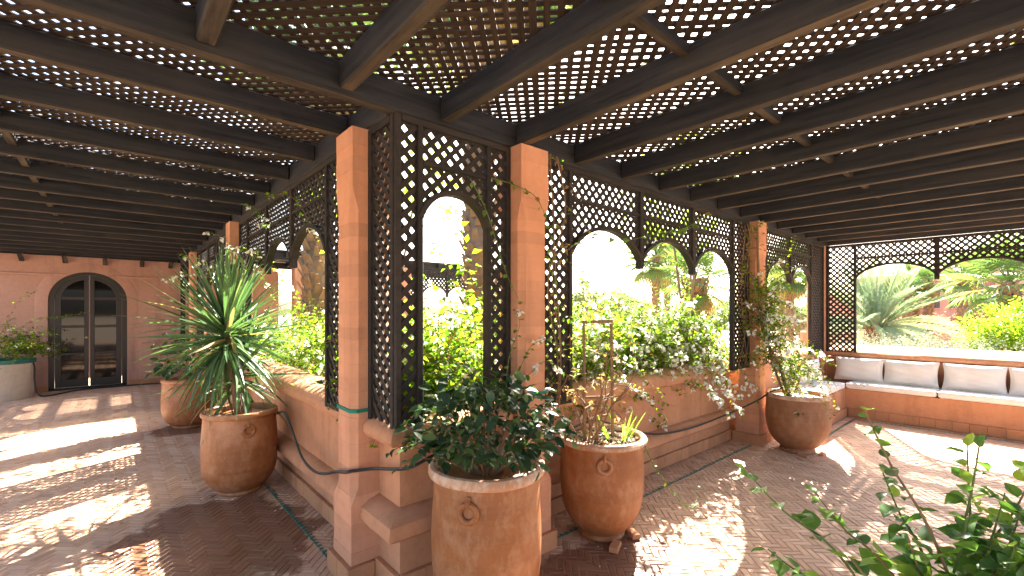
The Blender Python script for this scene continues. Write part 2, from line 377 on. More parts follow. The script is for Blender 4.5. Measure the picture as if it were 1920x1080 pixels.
# ------------------------------------------------------------------ ground, floor
XL, YO, XE, YD = -2.4, -2.0, 8.95, 12.86       # outer edges of the terrace arms, end wall, door wall
ZB, ZR = 2.68, 2.845                             # underside and top of the beams
g = MB(); N_ = 24
g.add([(-300,-300,-1.5),(300,-300,-1.5),(300,300,-1.5),(-300,300,-1.5)], [(0,1,2,3)])
struct(g.build('garden_ground', 'sand'))
fl = MB()
fl.box((( XL+1.6)/2-.1, (13.2-7.0)/2, -.7545), (1.6-XL+.2, 20.2, 1.5)); fl.box(((1.6+9.4)/2, (YO+2.9)/2, -.755), (7.8, 2.9-YO, 1.5))
floor = struct(fl.build('floor', 'mortar'))
def floor_bricks():
    L, w, j = .135, .045, .004
    a = R(45); ca, sa = cos(a), sin(a); yaw = R(YAW); near = []; V = []; F = []; T = []
    def pieces():
        k = L/w
        # herringbone lattice: horizontals and verticals on a w-grid stepping by (w, w) and (L, -L)... classic 3:1 pattern
        n = 3; u = L/n
        for i in range(-150, 380):
            for q in range(-90, 90):
                x0 = i*u + q*n*u; y0 = i*u - q*n*u
                yield x0, y0, L, u
                yield x0, y0+u, u, L
    for (x0, y0, dx, dy) in pieces():
        cx, cy = x0+dx/2, y0+dy/2
        X, Y = cx*ca - cy*sa, cx*sa + cy*ca
        if not ((XL < X < 1.24 and YO < Y < 12.8) or (1.1 < X < 8.38 and YO < Y < 2.5)): continue
        if X > 6.6 and Y > 1.85: continue
        r = X*cos(yaw) - Y*sin(yaw); f = X*sin(yaw) + Y*cos(yaw)
        if f < 1.3 or abs(r) > f*1.18 + .8: continue
        t = min(1, max(0, random.gauss(.5, .2))); h = random.uniform(-.0016, .0012); tl = random.uniform(-.0012,.0012); tm = random.uniform(-.0012,.0012)
        ex, ey = dx/2 - j/2, dy/2 - j/2; b = .004; o = len(V); vs = []
        for zz, m_ in ((-.012, 0), (-.003+h, 0), (h, b)):
            for sx, sy in ((-1,-1),(1,-1),(1,1),(-1,1)):
                px, py = cx+sx*(ex-m_), cy+sy*(ey-m_)
                vs.append((px*ca-py*sa, px*sa+py*ca, zz + (sx*tl+sy*tm if zz > -.01 else 0)))
        fs = [(8,9,10,11)] + [(k+q, k+(q+1)%4, k+4+(q+1)%4, k+4+q) for k in (0,4) for q in range(4)]
        infr = f > 2.72 and abs(r) < f*1.12
        near.append((f if infr else 99+f, vs, fs, t))
    near.sort(key=lambda e: e[0])
    def tint(me, ts):
        at = me.attributes.new('tint', 'FLOAT', 'POINT'); at.data.foreach_set('value', np.array(ts, np.float32))
    for (f, vs, fs, t) in near[:300]:
        mb = MB().add(vs, fs); me = mb.mesh('brick', 'floor'); tint(me, [t]*12); link('brick', me, floor)
    mb = MB(); ts = []
    for (f, vs, fs, t) in near[300:]: mb.add(vs, fs); ts += [t]*12
    me = mb.mesh('brick_paving', 'floor'); tint(me, ts); o = link('brick_paving', me, floor); o['kind'] = 'stuff'
floor_bricks()
# green glazed triangle border
tb = MB()
def tri_line(a, b, step=.05):
    a, b = Vector(a), Vector(b); d = (b-a).normalized(); nn = Vector((-d.y, d.x)); k = int((b-a).length/step)
    for i in range(k):
        p = a + d*step*i; s_ = .022*random.uniform(.8, 1.1); q = [p-d*s_, p+d*s_, p+nn*s_*1.6]
        tb.add([(v.x, v.y, .0045) for v in q]+[(v.x, v.y, -.004) for v in q], [(0,1,2),(0,3,4,1),(1,4,5,2),(2,5,3,0)])
tri_line((1.035,12.6), (1.035,2.45)); tri_line((2.3,2.2), (5.75,2.2)); tri_line((6.6,1.72), (8.25,1.72)); tri_line((8.25,1.72), (8.25,-1.9))
o = tb.build('border_tile', 'green_glaze', floor); o['kind'] = 'stuff'
# planting beds behind the parapets
def bed(x0, x1, y0, y1): return struct(MB().box(((x0+x1)/2, (y0+y1)/2, -.4), (x1-x0, y1-y0, 2.2)).build('planting_bed', 'soil'))
bed(1.62, 2.45, 2.72, 12.7); bed(2.5, 8.7, 2.86, 3.7)

# ------------------------------------------------------------------ pillars
def pillar(cx, cy, label, size=.25, top=ZB, detail=True, group='square earthen pillars'):
    root = thing('pillar', label, 'pillar', (cx, cy, 0), group)
    hs = size/2
    def ring(z, j=0.):
        h = hs + (.012 if z < .47 else .012*max(0, 1-(z-.47)/.06)) + j
        if z > 2.32 or z < .47: c = .004
        elif z > 2.2: c = .004 + .034*(2.32-z)/.12
        elif z < .56: c = .004 + .034*(z-.47)/.09
        else: c = .038
        return [(cx+sx*a, cy+sy*b_, z) for sx, sy, a, b_ in ((-1,-1,h,h-c),(-1,-1,h-c,h),(1,-1,h-c,h),(1,-1,h,h-c),(1,1,h,h-c),(1,1,h-c,h),(-1,1,h-c,h),(-1,1,h,h-c))]
    zs = [.12]; 
    while zs[-1] < top-.1: zs.append(zs[-1] + (random.uniform(.068, .085) if detail else .4))
    zs[-1] = top
    for a, b_ in zip(zs[:-1], zs[1:]):
        j = random.uniform(-.0012, .0012); cut = [a] + [q for q in (.47,.56,2.2,2.32) if a+.004 < q < b_-.004] + [b_]
        mb = MB(); rings = [ring(a, j-.0012), ring(a+.002, j)] + [ring(q, j) for q in cut[1:-1]] + [ring(b_-.002, j), ring(b_, j-.0012)]
        vs = [v for r_ in rings for v in r_]; k = len(rings)
        fs = [(i*8+q, i*8+(q+1)%8, (i+1)*8+(q+1)%8, (i+1)*8+q) for i in range(k-1) for q in range(8)]
        fs += [tuple(range(8))[::-1], tuple(range((k-1)*8, k*8))]
        mb.add(vs, fs).build('course', 'pillar', root)
    pl = MB(); 
    h = hs+.045
    for sx in (-1, 1):
        for sy in (-1, 1):
            MB().cbox((cx+sx*h/2, cy+sy*h/2, .058), (h-.003, h-.003, .122), .006).build('plinth_tile', 'skirt', root)
    return root
pillar(1.165, 2.73, 'earthen pillar with green cord, beside the narrow all-lattice panel at the corner')
pillar(2.092, 2.285, 'earthen pillar with green cord and flowering vine, right of the single round-arched lattice panel')
pillar(5.925, 2.285, 'earthen pillar wrapped in bougainvillea behind the large rounded pot')
pillar(8.925, 2.40, 'slim-looking earthen pillar in the corner of the cushioned bench')
pillar(1.165, 6.47, 'earthen pillar rising behind the spiky yucca')
pillar(1.165, 10.22, 'far earthen pillar between the yucca and the arched door wall')
for y in (-1.6,): pillar(8.925, y, 'earthen pillar at the outer end of the bench parapet')
for (x, y, w_) in ((-2.4, 2.3, 'across the floor from the single round arch'), (-2.4, 6.47, 'across the floor from the half hidden pot'), (-2.4, 10.22, 'near the stone tub'), (2.09, -2.0, 'behind the leafy shrub'), (5.93, -2.0, 'across the floor from the round bellied pot')):
    pillar(x, y, 'earthen pillar on the open outer edge ' + w_, detail=False, group='outer edge pillars')

# ------------------------------------------------------------------ pergola
def clip_line(p, d, x0, x1, y0, y1):
    t0, t1 = -1e9, 1e9
    for q, e, lo, hi in ((p[0], d[0], x0, x1), (p[1], d[1], y0, y1)):
        a, b_ = (lo-q)/e, (hi-q)/e; t0 = max(t0, min(a, b_)); t1 = min(t1, max(a, b_))
    return (t0, t1) if t1-t0 > .05 else None
def roof_slats(root, x0, x1, y0, y1, lower, pitch=.058, w=.032, t=.007):
    c = Vector(((x0+x1)/2, (y0+y1)/2)); ext = (abs(x1-x0)+abs(y1-y0))/sqrt(2)/2
    for lay in (0, 1):
        sg = lower if lay == 0 else -lower
        d = Vector((1, sg)).normalized(); nn = Vector((-d.y, d.x)); k = int(ext/pitch)+1
        for i in range(-k, k+1):
            p = c + nn*(i*pitch + random.uniform(-.0055,.0055)); cl = clip_line(p, d, x0, x1, y0, y1)
            if not cl: continue
            m_ = p + d*(cl[0]+cl[1])/2
            link(('slat','batten')[lay], unit('slat'), root, (m_.x, m_.y, ZR + .004 + t/2 + lay*(t+.001)), (random.uniform(-.04,.04), 0, atan2(d.y, d.x)+random.gauss(0,.0022)),
                 (cl[1]-cl[0], w*random.uniform(.84,1.14), t))
pr = thing('pergola', 'dark timber pergola arm with lattice roof over the terrace towards the cushioned bench', 'pergola', (4, .2, ZB))
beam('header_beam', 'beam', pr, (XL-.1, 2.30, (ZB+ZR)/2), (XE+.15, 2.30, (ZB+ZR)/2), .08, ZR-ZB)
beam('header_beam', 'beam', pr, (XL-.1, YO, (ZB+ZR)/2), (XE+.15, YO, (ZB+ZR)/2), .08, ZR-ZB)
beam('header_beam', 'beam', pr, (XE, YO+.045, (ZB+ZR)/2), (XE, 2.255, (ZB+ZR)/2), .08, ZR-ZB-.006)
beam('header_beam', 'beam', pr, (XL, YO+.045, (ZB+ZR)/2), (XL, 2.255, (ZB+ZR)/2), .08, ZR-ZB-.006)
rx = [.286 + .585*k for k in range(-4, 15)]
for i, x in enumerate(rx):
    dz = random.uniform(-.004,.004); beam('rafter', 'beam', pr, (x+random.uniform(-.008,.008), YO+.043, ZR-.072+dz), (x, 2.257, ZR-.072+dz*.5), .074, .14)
    for yy in (1.07, -.5):
        if x+.585 < XE-.05: beam('noggin', 'beam', pr, (x+.036, yy, ZR-.03), (x+.549, yy, ZR-.03), .05, .05, .005)
roof_slats(pr, 1.16, XE+.1, YO-.05, 2.36, 1)
pc = thing('pergola', 'dark timber pergola corner bay with lattice roof where the two arms meet', 'pergola', (-.5, .2, ZB))
roof_slats(pc, XL-.05, 1.158, -7.0, 2.36, -1)
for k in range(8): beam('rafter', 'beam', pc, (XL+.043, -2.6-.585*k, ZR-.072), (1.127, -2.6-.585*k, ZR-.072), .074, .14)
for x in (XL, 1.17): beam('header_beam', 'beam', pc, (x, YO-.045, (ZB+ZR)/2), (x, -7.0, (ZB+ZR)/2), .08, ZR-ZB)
plf = thing('pergola', 'dark timber pergola arm with lattice roof over the terrace towards the arched door', 'pergola', (-.6, 7.5, ZB))
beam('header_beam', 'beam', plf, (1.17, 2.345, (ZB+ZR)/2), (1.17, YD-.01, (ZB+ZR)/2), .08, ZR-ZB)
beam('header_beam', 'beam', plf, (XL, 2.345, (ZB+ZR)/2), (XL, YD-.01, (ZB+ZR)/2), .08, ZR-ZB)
ry = [2.92 + .645*k for k in range(0, 16)]
for i, y in enumerate(ry):
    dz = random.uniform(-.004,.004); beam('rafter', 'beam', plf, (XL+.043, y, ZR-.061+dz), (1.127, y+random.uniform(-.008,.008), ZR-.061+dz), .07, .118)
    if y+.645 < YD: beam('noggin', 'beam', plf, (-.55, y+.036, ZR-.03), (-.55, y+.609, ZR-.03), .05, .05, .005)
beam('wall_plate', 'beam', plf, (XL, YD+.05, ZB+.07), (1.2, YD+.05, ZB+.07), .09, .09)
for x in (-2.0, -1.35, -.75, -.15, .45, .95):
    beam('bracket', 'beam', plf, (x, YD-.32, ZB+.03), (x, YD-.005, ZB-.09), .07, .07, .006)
roof_slats(plf, XL-.05, 1.22, 2.362, YD+.1, -1)

# ------------------------------------------------------------------ lattice screens
def screen(label, axis, plane, s0, s1, strips, arches, z0=.915, z1=2.675, mid=2.44, pitch=.086, w=.029, sgn=1, mat='screen', group='dark lattice screens', midposts=True):
    """strips: full-height lattice spans; arches: (a, b, spring, rise, power)"""
    T3 = (lambda s, z, o: Vector((s, plane+o, z))) if axis == 'X' else (lambda s, z, o: Vector((plane+o, s, z)))
    rz = 0 if axis == 'X' else R(90)
    root = thing('lattice_screen', label, 'lattice screen', T3((s0+s1)/2, z0, 0), group)
    def az(s):
        for (a, b_, sp, rise, pw) in arches:
            if a <= s <= b_:
                t = abs((s-(a+b_)/2)/((b_-a)/2)); return sp + rise*max(0, 1-t**2)**pw
        return None
    def inside(s, z):
        if not (s0+.012 < s < s1-.012 and z < z1-.01): return False
        for (a, b_) in strips:
            if a <= s <= b_: return z > z0+.01
        q = az(s); return q is not None and z > q+.008
    for lay, sg in ((0, 1), (1, -1)):
        L = (s1-s0)+(z1-z0); k0 = s0-(z1-z0) if sg > 0 else s0; n_ = int(L/pitch)+1
        for i in range(n_+1):
            c0 = k0 + i*pitch + random.uniform(-.003,.003); run = None; st = .008; m_ = int((z1-z0)/st)+1   # line s = c0 + sg*(z-z0) (+ shift)
            for q in range(m_+1):
                z = z0 + q*st; s = c0 + sg*(z-z0); ins = inside(s, z) and q < m_
                if ins and run is None: run = z
                if not ins and run is not None:
                    za, zb = run, z-st; run = None
                    if zb-za < .012: continue
                    zm = (za+zb)/2; sm = c0 + sg*(zm-z0); ang = sg*pi/4
                    link('slat', unit('screen_slat'), root, T3(sm, zm, (-.0042 if lay == 0 else .0042)), (0, -ang+random.uniform(-.006,.006), rz), ((zb-za)*sqrt(2)+.012, .008, w*random.uniform(.92,1.06)))
    def post(s, za, zb, wd=.034, dp=.05, name='post'): 
        me = MB().cbox((0,0,0), (wd, dp, zb-za), .004).mesh(name, mat); link(name, me, root, T3(s, (za+zb)/2, 0), (0,0,rz))
    def rail(a, b_, z, h=.034, dp=.046, name='rail'):
        me = MB().cbox((0,0,0), (b_-a, dp, h), .004).mesh(name, mat); link(name, me, root, T3((a+b_)/2, z, 0), (0,0,rz))
    rail(s0+.036, s1-.036, z1-.018, .036, .054, 'top_rail')
    done = []
    for (a, b_) in strips:
        for e in (a, b_):
            if all(abs(e-d_) > .05 for d_ in done): post(min(max(e, s0+.018), s1-.018), z0, z1); done.append(e)
        rail(a+.036, b_-.02, z0+.018, name='bottom_rail')
    for i, (a, b_, sp, rise, pw) in enumerate(arches):
        if mid: rail(a+.02, b_-.02, mid, .026, .04, 'mid_rail')
        if i > 0: post(a, sp-.01, z1, .055 if midposts else .04, .056, 'pendant_post')
        pts = []
        for q in range(29):
            t = -cos(pi*q/28); s = (a+b_)/2 + t*((b_-a)/2-.012); pts.append((s, az(s)))
        mb = MB(); vs = []
        for q, (s, z) in enumerate(pts):
            p0 = pts[max(0, q-1)]; p1 = pts[min(28, q+1)]; d = Vector((p1[0]-p0[0], p1[1]-p0[1])).normalized(); nn = Vector((-d.y, d.x))
            for o_ in (-.03, .03):
                for e in (-.004, .026): vs.append(T3(s+nn.x*e, z+nn.y*e, o_))
        fs = [(q*4+a_, q*4+b2, q*4+4+b2, q*4+4+a_) for q in range(28) for a_, b2 in ((0,1),(1,3),(3,2),(2,0))] + [(0,2,3,1), (112,113,115,114)]
        mb.add(vs, fs).build('arch_trim', mat, root)
    return root
UNIT['screen_slat'] = MB().box((0,0,0), (1,1,1)).mesh('slat', 'screen')
def bay(a, b_, n_, sp=1.98, rise=.275, pw=.62):
    k = (b_-a)/n_; return [(a+i*k, a+(i+1)*k, sp, rise, pw) for i in range(n_)]
screen('narrow all-lattice screen without an arch between corner post and earthen pillar', 'Y', 1.16, 2.285, 2.607, [(2.285, 2.607)], [], mid=None)
screen('lattice screen with one single tall round arch between the two corded pillars', 'X', 2.285, 1.142, 1.966, [(1.142,1.295), (1.785,1.966)], [(1.295,1.785,2.05,.24,.5)])
R1 = screen('lattice screen with three arches above the long flowering planter wall', 'X', 2.285, 2.219, 5.80, [(2.219,2.56), (5.36,5.80)], bay(2.56, 5.36, 3))
screen('lattice screen with two arches between the vine-wrapped pillar and bench corner', 'X', 2.285, 6.052, 8.79, [(6.052,6.34), (8.16,8.79)], bay(6.34, 8.16, 2))
screen('lattice screen with wide arches above the bench parapet facing the date palm', 'Y', XE, -1.47, 2.27, [(1.88,2.27), (-1.47,-1.02)], bay(-1.02, 1.88, 3, 2.07, .25, .55))
screen('lattice screen with three arches behind the yucca beside the corded pillar', 'Y', 1.16, 2.857, 6.343, [(2.857,3.33), (5.9,6.343)], bay(3.33, 5.9, 3))
screen('lattice screen with three arches beyond the pillar that rises behind the yucca', 'Y', 1.16, 6.597, 10.093, [(6.597,7.06), (9.63,10.093)], bay(7.06, 9.63, 3))
screen('short lattice screen against the wall of the arched door', 'Y', 1.16, 10.347, 12.84, [(10.347,10.75), (12.4,12.84)], bay(10.75, 12.4, 2))

# ------------------------------------------------------------------ parapet walls
def skirting(root, path, off, h=.12, L=.155, mat='skirt', t=.03):
    P = [Vector(p) for p in path]; me0 = {}
    for i in range(len(P)-1):
        d = P[i+1]-P[i]; k = max(1, round(d.length/L)); nn = Vector((d.y, -d.x)).normalized(); u = d.normalized(); l = d.length/k
        key = round(l, 3)
        if key not in me0: me0[key] = MB().cbox((0,0,0), (l-.002, t, h), .003).mesh('skirting_tile', mat)
        for q in range(k):
            c = P[i] + u*l*(q+.5) + nn*(off + random.uniform(-.002,.002)); link('skirting_tile', me0[key], root, (c.x, c.y, h/2 + .001 + random.uniform(0,.003)), (0,0,atan2(d.y, d.x)))
COP = [(.05,.83),(.078,.845),(.088,.875),(.08,.91),(.05,.945),(-.02,.975),(-.12,.99),(-.22,.98),(-.30,.95),(-.335,.90),(-.33,.83)]
def parapet(label, path, coping_z=0., back=.30, ledge=(.25,.40), lo=.10, cop=None, name='planter_wall'):
    p0 = Vector(path[0]); root = thing(name, label, 'wall', (p0.x, p0.y, 0), 'terracotta planter walls')
    MB().sweep(path, [(0,-.01),(0,.84+coping_z),(-back,.84+coping_z),(-back,-.01)], .3).build('wall', 'plaster', root)
    MB().sweep(path, [(o_, z+coping_z) for o_, z in (cop or COP)], .12, .0025).build('coping', 'plaster', root, True)
    if ledge:
        a, b_ = ledge; MB().sweep(path, [(-.02,a),(lo*.55,a+.006),(lo*.95,a+.035),(lo,a+.06),(lo*.9,b_-.05),(lo*.55,b_-.018),(0,b_),(-.02,b_)], .12, .002).build('ledge', 'plaster', root, True)
    skirting(root, path, .017)
    return root
parapet('low planter wall with rounded coping beside the yucca pot', [(1.25,6.343),(1.25,2.857)])
parapet('low planter wall with rounded coping behind the farther round pot', [(1.25,10.093),(1.25,6.597)])
parapet('short low planter wall ending at the wall of the arched door', [(1.25,12.84),(1.25,10.347)])
parapet('low planter wall hung with white bougainvillea behind the pot with the little frame', [(2.219,2.50),(5.80,2.50)])
parapet('low parapet behind the short leg of the bench', [(6.052,2.42),(8.80,2.42)], ledge=None)
parapet('corner planter wall with a bulging ledge behind the dark-leaved pot plant', [(1.205,2.603),(1.205,2.335),(1.965,2.335)], -.0, .12, (.34,.50), .125, [(.04,.855),(.085,.865),(.105,.895),(.10,.93),(.07,.96),(.02,.975),(-.08,.975),(-.08,.855)])
parapet('parapet with pale sunlit coping behind the long cushioned bench', [(8.98,2.27),(8.98,-1.47)], .0, .22, None, cop=[(.03,.86),(.06,.87),(.07,.90),(.06,.93),(.03,.95),(-.2,.985),(-.52,1.03),(-.56,1.0),(-.55,.86)])

# ------------------------------------------------------------------ bench and cushions
br = thing('bench', 'L-shaped terracotta masonry bench built along the parapet', 'bench', (8.6, 1, 0))
MB().sweep([(6.75,1.89),(8.42,1.89),(8.42,-1.9)], [(0,-.01),(0,.415),(-.53,.415),(-.53,-.01)], .4).build('seat_base', 'plaster', br)
skirting(br, [(6.75,1.89),(8.42,1.89)], .016, .125, .16); skirting(br, [(8.42,1.85),(8.42,-1.9)], .016, .125, .16)
def pad(label, x0, x1, y0, y1, z0=.42, t=.088):
    lx, ly = x1-x0, y1-y0; mb = MB(); nx, ny = max(6, int(lx/.07)), max(6, int(ly/.07)); prof = [(0,.012),(.0,.0),]
    vs = []; fs = []; layers = [(.018,0),(.004,.012),(0,t*.45),(.003,t-.02),(.012,t-.006),(.03,t)]
    def pr_(ins, z):
        x, y, r_ = lx/2-ins, ly/2-ins, .03; out = []
        for sx, sy, a0 in ((1,1,0),(-1,1,90),(-1,-1,180),(1,-1,270)):
            for k in range(4): a = R(a0+k*30); out.append((sx*(x-r_)+r_*cos(a), sy*(y-r_)+r_*sin(a), z+random.uniform(-.0015,.0015)))
        return out
    for ins, z in layers: vs += pr_(ins, z)
    k = 16
    for i in range(len(layers)-1): fs += [(i*k+q, i*k+(q+1)%k, (i+1)*k+(q+1)%k, (i+1)*k+q) for q in range(k)]
    fs += [tuple(range(k))[::-1], tuple(range((len(layers)-1)*k, len(layers)*k))]
    o = MB().add(vs, fs).build('seat_cushion', 'canvas', None, True); o.location = ((x0+x1)/2, (y0+y1)/2, z0)
    pp = MB().tube([(p[0]*1.0, p[1]*1.0, p[2]) for p in pr_(.001, t-.012)+pr_(.001, t-.012)[:1]], .005, 6, False); link('piping', pp.mesh('piping','canvas',True), o).location = ((x0+x1)/2, (y0+y1)/2, z0)
    return tag(o, label, 'cushion', 'bench seat cushions')
pad('white seat cushion in the inner corner of the bench, under two pillows', 8.40, 8.94, .865, 1.885)
pad('white seat cushion on the long bench, under the third pillow from the corner', 8.40, 8.94, -.2, .855)
pad('white seat cushion at the far outer end of the long bench', 8.40, 8.94, -1.4, -.21)
pad('white seat cushion on the short leg of the bench behind the large pot', 6.85, 8.39, 1.88, 2.33)
def pillow(label, c, w, h, t, rz, tilt):
    n_ = 18; vs = []; fs = []
    for side in (1, -1):
        for i in range(n_+1):
            for j in range(n_+1):
                u, v = -1+2*i/n_, -1+2*j/n_
                e = (max(0,1-abs(u)**3.2)*max(0,1-abs(v)**3.2))**.5
                pin = 1-.05*(1-abs(u)**2)*abs(v)**3; pin2 = 1-.07*(1-abs(v)**2)*abs(u)**3
                wr = .006*sin(7*u+3*v*v+side)+.004*sin(11*v+5*u)
                vs.append((u*w/2*pin2, side*(t/2*e + (wr*e if e > .1 else 0)), v*h/2*pin))
    k = (n_+1)**2
    for s_ in (0, 1):
        for i in range(n_):
            for j in range(n_):
                a = s_*k+i*(n_+1)+j; q = (a, a+n_+1, a+n_+2, a+1); fs.append(q if s_ == 1 else q[::-1])
    o = MB().add(vs, fs).build('pillow', 'canvas', None, True); 
    o.location = c; o.rotation_euler = (R(tilt), 0, R(rz))
    edge = [(-1+2*i/n_, -1) for i in range(n_)]+[(1,-1+2*i/n_) for i in range(n_)]+[(1-2*i/n_,1) for i in range(n_)]+[(-1,1-2*i/n_) for i in range(n_+1)]
    pts = []
    for u, v in edge: pts.append((u*w/2*(1-.07*(1-abs(v)**2)*abs(u)**3), 0, v*h/2*(1-.05*(1-abs(u)**2)*abs(v)**3)))
    pi_ = link('piping', MB().tube(pts, .006, 6, False).mesh('piping', 'canvas', True), o); pi_.location = c; pi_.rotation_euler = o.rotation_euler
    return tag(o, label, 'pillow', 'bench pillows')
# seen from the terrace: backs against the parapet at X 8.9
for y, lb in ((1.80,'white back pillow wedged in the inner corner of the bench'), (1.185,'white back pillow second from the bench corner'),
              (.53,'white back pillow third from the bench corner, after a gap'), (-.10,'white back pillow fourth from the bench corner')):
    pillow(lb, (8.79, y, .685), .62, .36, .15, -90+random.uniform(-1.5,1.5), -14)
pillow('white pillow leaning on the parapet of the short bench leg', (7.95, 2.24, .685), .60, .36, .15, 180, -14)

# ------------------------------------------------------------------ door wall and door
def door_wall():
    root = thing('door_wall', 'rough terracotta plaster wall with rolled mouldings around the arched door', 'wall', (-.4, YD, 0))
    cx, hw, sp, top = -.395, .60, 1.82, ZB+.02; y0, y1 = YD, YD+.35; x0, x1 = XL-1.5, 3.2
    vs = []; fs = []
    def q(a, b_, c, d): o_ = len(vs); vs.extend([a, b_, c, d]); fs.append((o_, o_+1, o_+2, o_+3))
    mb = MB(); mb.box(((x0+cx-hw)/2, (y0+y1)/2, top/2-.2), (cx-hw-x0, y1-y0, top+.4)); mb.box(((x1+cx+hw)/2, (y0+y1)/2, top/2-.2), (x1-cx-hw, y1-y0, top+.4))
    K = 24; xs = [cx-hw*cos(pi*i/K) for i in range(K+1)]; zz = [sp+hw*.97*sin(pi*i/K) for i in range(K+1)]
    for i in range(K):
        q((xs[i],y0,zz[i]),(xs[i+1],y0,zz[i+1]),(xs[i+1],y0,top),(xs[i],y0,top)); q((xs[i],y0,zz[i]),(xs[i],y1,zz[i]),(xs[i+1],y1,zz[i+1]),(xs[i+1],y0,zz[i+1]))
    mb.add(vs, fs).build('wall', 'plaster_far', root)
    # smooth raised surround
    mb = MB(); vs = []; pts = [(cx-hw-.005, .10)] + [(cx-hw-.005, .6), (cx-hw-.005, 1.2)] + [(xs[i]-.003*cos(pi*i/K), zz[i]) for i in range(K+1)] + [(cx+hw+.005,1.2),(cx+hw+.005,.6),(cx+hw+.005,.10)]
    for (x, z) in pts:
        d = Vector((x-cx, max(0, z-sp))).normalized(); 
        for e, yy in ((0,y0+.002),(0,y0-.012),(.15,y0-.012),(.19,y0+.002)): vs.append((x+d.x*e, yy, z+d.y*e))
    k = len(pts); mb.add(vs, [(i*4+j, i*4+j+1, i*4+5+j, i*4+4+j) for i in range(k-1) for j in range(3)]).build('door_surround', 'plaster_far', root, True)
    for z, gap in ((2.33, .62), (.92, .85)):
        for (a, b_) in ((x0, cx-gap if z < 2 else cx-.33), (cx+gap if z < 2 else cx+.33, 1.15)):
            pts = [(a+(b_-a)*i/20, y0-.004, z+random.uniform(-.008,.008)) for i in range(21)]
            MB().tube(pts, .026, 8).build('rolled_moulding', 'plaster_far', root, True)
    skirting(root, [(x0, y0), (cx-hw-.02, y0)], .017, .11, .2); skirting(root, [(cx+hw+.02, y0), (1.2, y0)], .017, .11, .2)
    # the door
    dr = thing('arched_door', 'black arched glazed double door in the terracotta wall', 'door', (cx, YD+.08, 0))
    yd = YD+.10
    def arch_band(r0, r1, ya, yb, name, par, zb=.02):
        pts = [(-1, zb)] + [(-cos(pi*i/K), i) for i in range(K+1)] + [(1, zb)]; vs = []
        for s_, z in pts:
            for r_ in (r0, r1):
                for yy in (ya, yb):
                    vs.append((cx+s_*r_, yy, z) if isinstance(z, float) else (cx+s_*r_, yy, sp+sin(pi*z/K)*r_))
        kk = len(pts); fs = [(i*4+a, i*4+b2, i*4+4+b2, i*4+4+a) for i in range(kk-1) for a, b2 in ((0,1),(1,3),(3,2),(2,0))] + [(0,2,3,1), (kk*4-4,kk*4-3,kk*4-1,kk*4-2)]
        return MB().add(vs, fs).build(name, 'black', par)
    arch_band(.515, .598, yd-.06, yd+.06, 'door_frame', dr)
    MB().box((cx, yd, .02), (1.19, .12, .036)).build('threshold', 'black', dr)
    for s_ in (-1, 1):
        lf = MB()
        # stiles, rails following the arch
        x_in, x_out = .012, .512; 
        lf.cbox((cx+s_*.045, yd, (.045+sp+.5)/2), (.07, .05, sp+.5-.045), .004)
        lf.cbox((cx+s_*.465, yd, (.045+sp+.18)/2), (.09, .05, sp+.18-.045), .004)
        for z, h in ((.12,.15),(.72,.04),(1.28,.055),(1.86,.045)): lf.cbox((cx+s_*.25, yd, z), (.36, .045, h), .004)
        vs = []; 
        for i in range(13):
            a = pi/2*i/12
            for r_ in (.42, .513):
                for yy in (yd-.024, yd+.024): vs.append((cx+s_*r_*max(cos(a), .02), yy, sp+.02+r_*.97*sin(a)))
        lf.add(vs, [(i*4+a, i*4+b2, i*4+4+b2, i*4+4+a) for i in range(12) for a, b2 in ((0,1),(1,3),(3,2),(2,0))])
        leaf = lf.build('door_leaf', 'black', dr)
        for za, zb in ((.195,.70),(.74,1.25),(1.31,1.835)):
            MB().box((cx+s_*.25, yd+.008, (za+zb)/2), (.345, .006, zb-za)).build('pane', 'glass', leaf)
        pts = [(cx+s_*.08, 1.885)] + [(cx+s_*(.08+.34*i/8), sp+.02+sqrt(max(0,.425**2-(.08+.34*i/8)**2))*.97) for i in range(9)]
        pts = [p for p in pts if p[1] >= 1.885] + [(cx+s_*.42, 1.885)]
        k = len(pts); MB().add([(x, yd+.005, z) for x, z in pts]+[(x, yd+.011, z) for x, z in pts], [tuple(range(k)), tuple(range(k, 2*k))]+[(i,(i+1)%k,k+(i+1)%k,k+i) for i in range(k)]).build('pane', 'glass', leaf)
        if s_ == -1:
            kn = MB().lathe([(.001,0),(.02,.004),(.026,.018),(.02,.034),(.001,.04)], 14); me = kn.mesh('handle', 'brass', True)
            link('handle', me, leaf, (cx+s_*.045, yd-.03, 1.05), (R(90),0,0))
    # dark room behind the panes
    struct(MB().box((cx, YD+2.0, 1.3), (3.4, .1, 2.6)).build('room_back_wall', 'roof_dark'))
door_wall()

